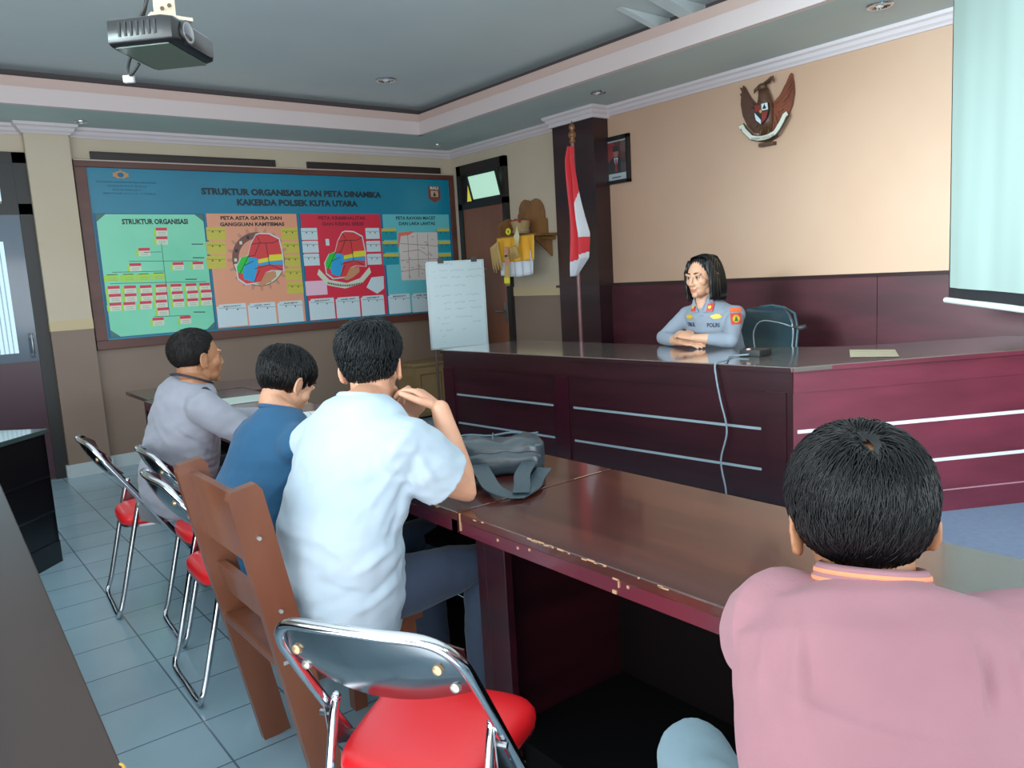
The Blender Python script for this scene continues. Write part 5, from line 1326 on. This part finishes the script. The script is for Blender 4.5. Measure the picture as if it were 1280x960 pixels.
fd = fold2(fd, chest, az(117), -az(40) , [(.12, .02, .02, -.10, .006, .011), (.13, -.04, .05, -.16, -.006, .010), (.15, .04, .20, -.06, .007, .010), (.14, .0, .16, -.08, -.006, .009), (.10, -.20, -.05, -.27, .007, .012), (.14, -.24, .0, -.34, -.007, .012), (.12, -.30, -.06, -.38, .007, .012), (-.12, -.16, -.02, -.24, .005, .012), (-.14, -.28, .02, -.33, -.006, .012), (-.05, .10, -.08, .0, .004, .012)])
shirt(bW, PW, white_t, 't_shirt', disp=fd, sr=1.12)
nbk = neck + V((0.004, 0.004, .016))
MB().m(cloth_mat('white_rib', '#a4b4c2', '#9dafbd')).tube([nbk + V((.066 * math.cos(t), .066 * math.sin(t), -.02 * math.cos(t - math.radians(26)))) for t in [2 * PI * i / 28 for i in range(28)]], (.009), 8, closed=True).build('collar', parent=bW, smooth=True)
trousers(bW, PW, cloth_mat('navy_trousers', '#1b2b40', '#16243a'))
shoes(bW, PW, black_rub)
face_parts(bW, c, R, 1, mat('lips_rose', '#a8605a', .5), hair_blk)
hl = hl_male(side=.022, nape=-.058)
random.seed(21)
hair(bW, c, R, 1, dict(flow=crown_flow((.01, -.045, .118)), side=.15, tip=.007, len=lambda p: 1.1 if p.z > .06 else .45), hair_soft, 21, 2600, .042, hairline=hl, vol=.020, lift=.012, rad=.0011)

# --- man in blue T-shirt ---------------------------------------------------
rt = az(72 + 90)
neck = V((1.0, 2.565, .975)); chest = V((.955, 2.54, .83)); pel = V((.87, 2.58, .56))
PB = dict(loc=(.82, 2.62, .46), head=(1.066, 2.648, 1.060), hrot=(76, 30, 0), neck=neck, nr=.050, skin=skinW,
    shR=(.985, 2.395, .885), elR=(1.24, 2.42, .80), wrR=(1.42, 2.60, .80), shL=(.95, 2.70, .885), elL=(1.22, 2.88, .80), wrL=(1.42, 2.82, .80),
    handR=((.5, .8, .0), (.1, .0, 1), 1, .6), handL=((.9, -.3, .0), (0, 0, 1), -1, .4),
    core=[(neck, chest, .06, .09), (chest, pel, .10, .11)],
    pel=pel, pside=az(90 + 90), knR=(1.28, 2.52, .545), knL=(1.28, 2.76, .55), anR=(1.30, 2.52, .09), anL=(1.32, 2.76, .09), footR=(1, 0, 0), footL=(1, 0, 0), slen=(.75, .75), flare=.2)
PB['torso'] = spine(pel, chest, neck + V((0, 0, .018)), az(90 + 84), rt, w=(.175, .178, .175, .185, .165, .105, .068), d=(.135, .135, .13, .125, .105, .08, .064), bulge=(-.035, 0, 0), hem=.08)
bB, c, R, k = person('man in blue t-shirt looking down at papers on the table', PB)
shirt(bB, PB, cloth_mat('blue_jersey', '#03486f', '#024065'), 't_shirt', disp=noise_disp(.008, 8, (1, 1, 1.5), folds=[((.95, 2.36, .82), (.80, 2.44, .66), .006, .015), ((.80, 2.42, .62), (.70, 2.6, .56), .006, .015), ((.86, 2.38, .60), (.68, 2.62, .50), -.005, .013)]), sr=1.08)
nbk = neck + V((0.004, 0.004, .014))
MB().m(cloth_mat('blue_rib', '#10456c', '#0f4068')).tube([nbk + V((.066 * math.cos(t), .066 * math.sin(t), -.022 * math.cos(t - math.radians(18)))) for t in [2 * PI * i / 28 for i in range(28)]], (.008), 8, closed=True).build('collar', parent=bB, smooth=True)
trousers(bB, PB, cloth_mat('dark_trousers', '#15181f', '#101318')); shoes(bB, PB, black_rub)
face_parts(bB, c, R, 1, mat('lips_rose', '', .5), hair_blk)
def fringe(p, d, rnd):
    j = V((rnd.gauss(0, .15), rnd.gauss(0, .15), rnd.gauss(0, .15))); wh = V((.0, -.06, .11))
    def f(q):
        v = (q - wh).normalized(); return v + j + V((0, .1, -.3))
    return f
def hl2(p):
    b = hl_male(side=.012, nape=-.062)(p); return max(b, p.z - (.035 + .0 * p.y)) if p.y > .03 else b
hair(bB, c, R, 1, dict(flow=fringe, side=.45, tip=.002, len=lambda p: 1.1 if p.y > .0 else .9), hair_blk, 5, 2800, .060, hairline=hl2, vol=.015, lift=.007)

# --- officer at left ------------------------------------------------------------
rt = az(78 + 90)
neck = V((.955, 3.385, 1.025)); chest = V((.925, 3.43, .87)); pel = V((.88, 3.55, .56))
PO = dict(loc=(.82, 3.62, .46), head=(.995, 3.42, 1.125), hrot=(82, -2, 0), neck=neck, nr=.062, skin=skinA, ar=1.08, k=1.03,
    shR=(.945, 3.245, .935), elR=(1.12, 3.12, .78), wrR=(1.34, 3.22, .80), shL=(.93, 3.60, .93), elL=(1.16, 3.78, .79), wrL=(1.36, 3.62, .80),
    handR=((.7, .6, .0), (0, 0, 1), 1, .5), handL=((.6, -.7, .0), (0, 0, 1), -1, .4),
    core=[(neck, chest, .06, .09), (chest, pel, .10, .11)],
    pel=pel, pside=az(90 + 90), knR=(1.27, 3.50, .545), knL=(1.27, 3.8, .55), anR=(1.30, 3.5, .09), anL=(1.32, 3.8, .09), footR=(1, 0, 0), footL=(1, 0, 0), slen=(1.93, 1.93))
PO['torso'] = spine(pel, chest, neck + V((0, 0, .02)), az(90 + 84), rt, w=(.175, .18, .178, .188, .175, .12, .074), d=(.135, .15, .155, .13, .11, .09, .070), bulge=(.0, -.01, 0), hem=.06)
bO, c, R, k = person('officer in pale grey long sleeve shirt with cropped hair in profile', PO)
uni = cloth_mat('grey_uniform', '#8a8d9a', '#80838f')
shirt(bO, PO, uni, 'uniform_shirt', disp=fold2(noise_disp(.008, 9, (1, 1, 1.6), folds=[((.93, 3.26, .80), (1.0, 3.34, .70), -.008, .014), ((.86, 3.27, .74), (1.0, 3.42, .66), .007, .014), ((.80, 3.38, .64), (.98, 3.48, .60), -.008, .014), ((.90, 3.24, .86), (.98, 3.2, .80), -.006, .012)]), (chest.x, chest.y, chest.z), (.78, -.62, 0), (-.3, -.9, .1), [(.02, -.02, .14, -.12, -.008, .010), (.05, -.14, .17, -.17, .007, .010), (.03, -.20, .18, -.21, -.008, .010), (-.02, -.24, .17, -.26, .008, .011), (-.06, -.05, -.12, -.20, .005, .014), (-.10, .02, -.02, -.08, .005, .012)]), sr=1.0)
nbk = neck + V((.0, 0, .018)); col = []
mb = MB().m(mat('dark_collar_trim', '#1d1424', .7)); mb.tube([nbk + V((.072 * math.cos(t) * 1.02, .072 * math.sin(t), -.030 * math.cos(t - math.radians(12)))) for t in [2 * PI * i / 30 for i in range(30)]], [(.005, .012)] * 30, 8, closed=True, side=(0, 0, 1)).build('collar', parent=bO, smooth=True)
MB().m(mat('dark_collar_trim', '', .7)).tube([V((.965, 3.33, 1.015)), V((.975, 3.27, .995))], [(.024, .006), (.020, .005)], 10, side=(1, 0, 0)).build('shoulder_mark', parent=bO, smooth=True)
trousers(bO, PO, cloth_mat('black_trousers', '#0d0c12', '#0a090e')); shoes(bO, PO, black_rub)
face_parts(bO, c, R, k, mat('lips_brown', '#8a5248', .5), hair_short)
def hl3(p):
    b = hl_male(side=.022, nape=-.05)(p); return b - (.008 if p.y > .03 else 0)
hair(bO, c, R, k, dict(flow=crown_flow((0, -.06, .11)), side=.3), hair_short, 8, 1400, .014, hairline=hl3, vol=.004, lift=.004, rad=.0009)

# --- man in pink polo in the foreground --------------------------------------------
fa_ = 62; rt = az(fa_ + 90)
neck = V((.940, .470, .965)); chest = V((.868, .415, .845)); pel = V((.715, .31, .57))
def off(p, f_, r_, z_): return V(p) + az(fa_) * f_ + rt * r_ + V((0, 0, z_))
PP = dict(loc=(.6, .32, .46), head=(.982, .508, 1.043), hrot=(50, 10, -3), neck=neck, nr=.057, skin=skinA, k=1.0, vox=.0045,
    shR=off(chest, .065, .168, .070), elR=off(chest, .29, .23, -.055), wrR=off(chest, .44, .10, -.055), shL=off(chest, .065, -.122, .068), elL=off(chest, .29, -.155, -.05), wrL=off(chest, .46, -.05, -.055),
    handR=(tuple(az(10)), (0, 0, 1), 1, .4), handL=(tuple(az(95)), (0, 0, 1), -1, .4),
    core=[(neck, chest, .06, .09), (chest, pel, .10, .11)],
    pel=pel, pside=rt, knR=(1.10, .10, .53), knL=(.985, .80, .555), anR=(1.12, .08, .16), anL=(1.02, .86, .16), footR=(1, 0, 0), footL=(1, .2, 0), slen=(.8, .8), flare=.2, ar=1.08, gz=.09)
PP['torso'] = spine(pel, chest, neck + V((0, 0, .012)), rt, rt, w=(.145, .148, .158, .178, .180, .135, .066), d=(.13, .13, .13, .125, .11, .09, .064), bulge=tuple(az(fa_) * -.03), hem=.06)
bP, c, R, k = person('man in pink polo shirt leaning on table, back of head to us', PP)
pinkm = cloth_mat('pink_pique', '#96646d', '#8b5b65')
ff = [(off(chest, -.05, .10, .15), off(chest, -.12, .13, .04), .0121, .0125), (off(chest, -.05, .15, .14), off(chest, -.12, .17, .02), -.0101, .0125), (off(chest, -.04, -.13, .14), off(chest, -.12, -.15, .03), .0101, .0125), (off(chest, 0, .2, .12), off(chest, -.1, .16, -.02), .0101, .0125), (off(chest, 0, -.2, .10), off(chest, -.12, -.11, .06), -.0101, .0125), (off(chest, -.1, -.12, .02), off(chest, -.13, .10, -.04), .0071, .021), (off(chest, -.1, .14, -.06), off(chest, -.15, -.05, -.1), -.0071, .021)]
fdP = fold2(noise_disp(.006, 7, (1, 1, 1.5)), V((chest.x, chest.y, .845)), rt, -az(fa_) + V((0, 0, .5)), [(.080, .125, .088, .075, .008, .006), (.094, .120, .10, .07, -.007, .006), (.122, .118, .135, .055, .008, .007), (.138, .112, .150, .05, -.007, .006), (.165, .10, .160, .03, .007, .008), (-.098, .125, -.095, .055, .008, .007), (-.085, .118, -.075, .045, -.006, .008), (-.13, .11, -.14, .05, .006, .008), (-.07, .03, -.02, -.05, .005, .012), (-.12, .06, .10, .045, .0035, .006), (.16, .0, .05, -.06, .005, .014), (-.15, -.02, -.04, -.09, .005, .014), (.15, -.10, .0, -.12, -.004, .014)])
shirt(bP, PP, pinkm, 'polo_shirt', disp=fdP, sr=1.12, voxel=.0055)
def collar_band(c0, R_, nrm_tilt, r0, r1, h, m, par, nm, lean=0, segs=40):
    mb = MB().m(m); rg = []
    return mb
mb = MB().m(pinkm); rg = []
ca = neck + V((.0, .0, -.008))
def ring_at(r, z, tilt=.30, ys=1.0):
    out = []
    for i in range(40):
        t = 2 * PI * i / 40; f_, r_ = math.cos(t) * r, math.sin(t) * r
        out.append(ca + az(fa_) * f_ + rt * r_ + V((0, 0, z - tilt * f_)))
    return out
mb.rings([ring_at(.062, .012), ring_at(.060, .043), ring_at(.0625, .049), ring_at(.067, .044), ring_at(.0745, .016), ring_at(.073, .008)], caps=False, closed=True).build('collar', parent=bP, smooth=True)
om = cloth_mat('orange_stripe', '#e8895e', '#e07f55')
for z0, r0 in ((.0375, .0692), (.0265, .0720)):
    MB().m(om).rings([ring_at(r0 - .002, z0 + .004), ring_at(r0 + .0002, z0 + .0035), ring_at(r0 + .0012, z0 - .002), ring_at(r0 - .0008, z0 - .0025)], caps=False, closed=True).build('collar_stripe', parent=bP, smooth=True)
trousers(bP, PP, cloth_mat('light_jeans', '#67828d', '#5c7682')); shoes(bP, PP, black_rub)
face_parts(bP, c, R, k, mat('lips_brown', '', .5), hair_blk)
def flowP(p, d, rnd):
    j = V((rnd.gauss(0, .26), rnd.gauss(0, .26), rnd.gauss(0, .2))); wh = V((.006, -.058, .105))
    def f(q):
        v = (q - wh); v.normalize(); return v + v.cross(V((0, 0, 1))) * .25 + j + V((0, 0, -.5 if q.z < .1 else -.1))
    return f
_hlp = hl_male(side=-.014, nape=-.068)
hlP = lambda p: min(_hlp(p) + .006 * noise.noise(V(p) * 55), (V(((p.x - .006) * 1.0, (p.y + .064) * .5, (p.z - .104) * .5)).length - .0075) * 1.4 + .0)
hair(bP, c, R, k, dict(flow=flowP, side=.6, tip=.004), hair_blk, 31, 7500, .070, hairline=hlP, vol=.013, lift=.008, rad=.0008)

# --- policewoman behind the desk -----------------------------------------------------
fw = 262; rt = az(fw + 90)
neck = V((3.775, 2.905, 1.19)); chest = V((3.83, 2.90, 1.045)); pel = V((3.97, 2.86, .70))
PS = dict(loc=(3.97, 2.86, .6), head=(3.735, 2.885, 1.325), hrot=(271, 2, 0), neck=neck, nr=.046, skin=skinW, female=True, k=1.05, vox=.004,
    shR=V(chest) + rt * .155 + V((0, 0, .05)), shL=V(chest) - rt * .155 + V((0, 0, .05)),
    elR=(3.69, 3.155, .965), wrR=(3.585, 2.93, .955), elL=(3.685, 2.66, .965), wrL=(3.57, 2.83, .985),
    handR=(( .02, -.99, -.02), (-.35, 0, 1), -1, .25), handL=((-.05, .95, .22), (-.4, 0, .9), 1, .35),
    core=[(neck, chest, .05, .08), (chest, pel, .09, .10)],
    pel=pel, pside=rt, knR=(3.60, 3.02, .66), knL=(3.60, 2.74, .66), anR=(3.66, 3.0, .26), anL=(3.66, 2.76, .26), footR=(-1, 0, 0), footL=(-1, 0, 0), slen=(1.62, 1.62), gz=.17, ar=.92, hk=.95)
PS['torso'] = spine(pel, chest, neck, rt, rt, w=(.15, .15, .145, .168, .155, .10, .058), d=(.115, .115, .112, .118, .095, .07, .052), hem=.04)
bS, c, R, k = person('policewoman in grey uniform with black bob hair behind the head desk', PS)
uni2 = cloth_mat('grey_uniform_blouse', '#7f8796', '#767e8d')
shirt(bS, PS, uni2, 'uniform_shirt', disp=noise_disp(.003, 12, folds=[((3.70, 2.92, 1.08), (3.70, 2.92, .96), .004, .008), ((3.70, 3.02, 1.0), (3.64, 3.1, .96), .005, .01), ((3.72, 2.72, 1.0), (3.66, 2.68, .95), .005, .01)]), sr=.90, voxel=.006)
trousers(bS, PS, cloth_mat('brown_skirt', '#3a322c', '#322b26')); shoes(bS, PS, black_rub)
face_parts(bS, c, R, k, mat('lips_pink', '#b85a58', .45), hair_blk, True)
# hair: bob built of a cap and side curtains
hm = mat('bob_hair', '#040405', .36, spec=.3)
mb = MB()
def Wd(p): return c + R @ (V(p) * k)
mb.ell(Wd((0, -.026, .036)), V((.086, .098, .090)) * k, R, 30, 20)
for s in (-1, 1):
    mb.tube([Wd((s * .052, .030, .085)), Wd((s * .078, .022, .035)), Wd((s * .086, .006, -.03)), Wd((s * .084, -.004, -.09)), Wd((s * .080, .0, -.128))], [(.020, .026), (.036, .016), (.048, .016), (.052, .016), (.050, .012)], 16, side=[R @ V((0, 1, 0))] * 5)
mb.tube([Wd((0, -.07, .05)), Wd((0, -.088, -.02)), Wd((0, -.080, -.08)), Wd((0, -.072, -.125))], [(.078, .035), (.080, .034), (.078, .030), (.074, .024)], 20, side=[R @ V((1, 0, 0))] * 4)
hb = baked(mb, hm, 'hair', .004, 4, parent=bS, disp=lambda p, n: .0016 * math.sin((R.transposed() @ (p - c)).x * 420 + (R.transposed() @ (p - c)).y * 260))
mb = MB().m(hm); rnd = random.Random(4)
for i in range(520):
    s = rnd.choice((-1, 1)); a = rnd.random(); y0 = .045 - .12 * rnd.random(); x0 = s * .004
    e = .028 - .115 * a if rnd.random() < .75 else -.03 - .06 * rnd.random()
    P_ = [V((x0, y0, .127 - max(0, (abs(y0 + .02)) ** 2 * 3))), V((s * .05, lerp((y0,) * 3, (e,) * 3, .35).x, .108)), V((s * .085, lerp((y0,) * 3, (e,) * 3, .7).x, .045)), V((s * .096, e, -.03)), V((s * .092, e - .004, -.09)), V((s * (.084 + .008 * rnd.random()), e, -.125 - .014 * rnd.random()))]
    if y0 > .02 : P_[1].y = min(P_[1].y, .06)
    mb.tube([Wd(p) for p in curve_pts(P_, 2)], [.0009] * 10 + [.0003], 4)
mb.build('hair_strands', parent=bS, smooth=True, norm=False)
# uniform details: collar, tabs, badges, lettering
Rs = Matrix((rt, az(fw), V((0, 0, 1)))).transposed()
def front_pt(u, z):      # point on the blouse front, found by ray cast
    return None
dg = bpy.context.evaluated_depsgraph_get()
shirt_o = [o for o in bS.children if o.name.startswith('uniform_shirt')][0]
from mathutils.bvhtree import BVHTree
def bvh_of(o):
    Mw = WM[o.parent.name]; return BVHTree.FromPolygons([Mw @ v.co for v in o.data.vertices], [tuple(p.vertices) for p in o.data.polygons])
bv = bvh_of(shirt_o)
def on(u, z, lift=.002, dirv=None):
    d = -(dirv or az(fw)); st = V((chest.x, chest.y, 0)) + V((0, 0, z)) + rt * u - d * .6
    h, n, i_, dist = bv.ray_cast(st, d)
    return (h + (-d) * lift) if h is not None else st + d * .5
def patch(name, m, pts, thick=.0025, dirv=None, lift=.001):
    mb = MB().m(m); a = [on(u, z, lift, dirv) for u, z in pts]; off_ = (dirv or az(fw)) * thick
    mb.slab3(a, off_); return mb.build(name, parent=bS)
gold = mat('badge_gold', '#e0b020', .35, metal=.3); bred = mat('badge_red', '#c0322c', .6); navy_t = mat('navy_thread', '#1c2340', .7)
Zc = chest.z
def circ(u, z, r, n=12, ky=1): return [(u + r * math.cos(2 * PI * i / n), z + r * ky * math.sin(2 * PI * i / n)) for i in range(n)]
# viewed from the front, person's right is at picture left
for u, zz in ((.052, Zc + .105), (-.055, Zc + .105)):
    patch('collar_tab', bred, [(u - .018, zz - .022), (u + .018, zz - .024), (u + .016, zz + .022), (u - .016, zz + .024)], lift=.014)
    patch('collar_star', gold, circ(u, zz, .009), lift=.0172)
for u in (.085, -.09): patch('wing_badge', gold, [(u - .030, Zc + .045), (u - .012, Zc + .036), (u + .014, Zc + .036), (u + .034, Zc + .050), (u + .016, Zc + .058), (u, Zc + .064), (u - .018, Zc + .058)], lift=.003)
patch('name_badge', bred, circ(.075, Zc - .045, .016, 10, .7), lift=.004)
patch('breast_badge', gold, circ(.075, Zc - .045, .008, 8), lift=.0065)
def letters(s, u0, u1, z0, z1):
    mb = MB(); put_text(mb, s, navy_t, lambda a, b: on(a, b, .004), u0, u1, z0, z1, .035); return mb.build('breast_lettering', parent=bS, norm=False)
letters('POLRI', -.036, -.104, Zc - .014, Zc + .012); letters('TIBUL', .112, .045, Zc - .010, Zc + .014)
# sleeve patches on her left upper arm
sdv = (az(fw) * .85 - rt * .5).normalized()
def onp(u, z, l=.003): 
    d = -sdv; side = sdv.cross(V((0, 0, 1))) * -1; ctr = V(PS['shL']); st = V((ctr.x, ctr.y, z)) + side * u + sdv * .5
    h, n, i_, dist = bv.ray_cast(st, d); return (h + sdv * l) if h is not None else ctr
def spatch(name, m, pts, l): MB().m(m).slab3([onp(u, z, l) for u, z in pts], sdv * .002).build(name, parent=bS)
zs = Zc + .045
def gp(name, m, w, h, cz, l, cu=0, n=7, mask=None):
    mb = MB().m(m); G = [[onp(cu + w * (i / (n - 1) - .5), cz + h * (j / (n - 1) - .5), l) for j in range(n)] for i in range(n)]
    vv = [[mb.bm.verts.new(q) for q in r] for r in G]
    for i in range(n - 1):
        for j in range(n - 1):
            if mask and not mask((i + .5) / (n - 1) * 2 - 1, (j + .5) / (n - 1) * 2 - 1): continue
            mb.face([vv[i][j], vv[i + 1][j], vv[i + 1][j + 1], vv[i][j + 1]])
    return mb.build(name, parent=bS, smooth=True)
gp('sleeve_patch', bred, .062, .060, zs - .010, .0025)
gp('sleeve_patch_field', gold, .040, .040, zs - .010, .0045, n=15, mask=lambda a, b: a * a + b * b < 1)
gp('sleeve_emblem', mat('patch_green', '#1f5a34', .6), .020, .026, zs - .010, .0060, n=9, mask=lambda a, b: abs(a) < (1 - b) / 2 + .1)
gp('sleeve_title', mat('badge_orange', '#d8582c', .6), .064, .024, zs + .038, .003, mask=None)
# blouse collar flaps and button line
for s in (-1, 1):
    a = [on(s * .012, Zc + .075, .008), on(s * .070, Zc + .078, .010), neck + rt * s * .064 + V((0, 0, .045)) + az(fw) * .0, neck + rt * s * .045 + az(fw) * .045 + V((0, 0, .02))]
    MB().m(uni2).slab3(a, az(fw) * .004).build('collar', parent=bS)
patch('button_placket', uni2, [(-.013, Zc - .09), (.013, Zc - .09), (.013, Zc + .06), (-.013, Zc + .06)], .003)
# ------------------------------------------------------------------ camera, light
cd = bpy.data.cameras.new('camera'); cam = bpy.data.objects.new('camera', cd); C.objects.link(cam)
cd.sensor_width = 36; cd.lens = FOC / 1280 * 36; cd.clip_start = .05
M = Matrix((CR, CU, -CF)).transposed().to_4x4(); M.translation = CP; cam.matrix_world = M
bpy.context.scene.camera = cam
def area(name, loc, target, sx, sy, power, col):
    l = bpy.data.lights.new(name, 'AREA'); l.shape = 'RECTANGLE'; l.size = sx; l.size_y = sy; l.energy = power; l.color = col
    o = bpy.data.objects.new(name, l); C.objects.link(o); o.location = loc
    o.rotation_euler = (V(target) - V(loc)).to_track_quat('-Z', 'Y').to_euler(); return o
day = (.84, .95, 1.0)
area('daylight_front_window', (1.9, -1.95, 1.5), (1.9, 5, 1.0), 1.9, 1.25, 75, day)
area('daylight_front_window_b', (-.6, -1.95, 1.5), (.4, 5, 1.0), 1.9, 1.25, 40, day)
area('daylight_left_window', (-2.15, 2.4, 1.55), (5, 2.4, .9), 1.9, 1.2, 42, day)
area('daylight_left_window_b', (-2.15, -.4, 1.55), (5, .6, 1.0), 1.9, 1.2, 30, day)
lw = area('added_wall_beam', (-1.9, 1.35, 2.25), (4.87, 1.70, 1.42), 1.8, .7, 36, (.72, .96, 1.0)); lw.data.spread = math.radians(34)  # added narrow lamp to brighten the lower right wall
w = bpy.data.worlds.new('sky'); bpy.context.scene.world = w; w.use_nodes = True
w.node_tree.nodes['Background'].inputs[0].default_value = (.75, .88, 1, 1); w.node_tree.nodes['Background'].inputs[1].default_value = 1.2
area('room_fill', (1.2, 2.6, 2.66), (1.2, 2.6, 0), 4.5, 6, 85, (.80, .93, 1.0))
area('added_uplight', (-.6, 1.0, .9), (1.6, 2.9, 3.0), 2.0, 5, 140, (.92, .97, 1.0))  # added upward lamp to brighten the ceiling, standing in for bounced light
sc = bpy.context.scene
sc.view_settings.view_transform = 'Standard'; sc.view_settings.look = 'None'; sc.view_settings.exposure = -.08; sc.view_settings.gamma = 1.16
sc.cycles.use_denoising = True; sc.cycles.max_bounces = 8; sc.cycles.diffuse_bounces = 4; sc.cycles.glossy_bounces = 4
sc.cycles.sample_clamp_indirect = 4
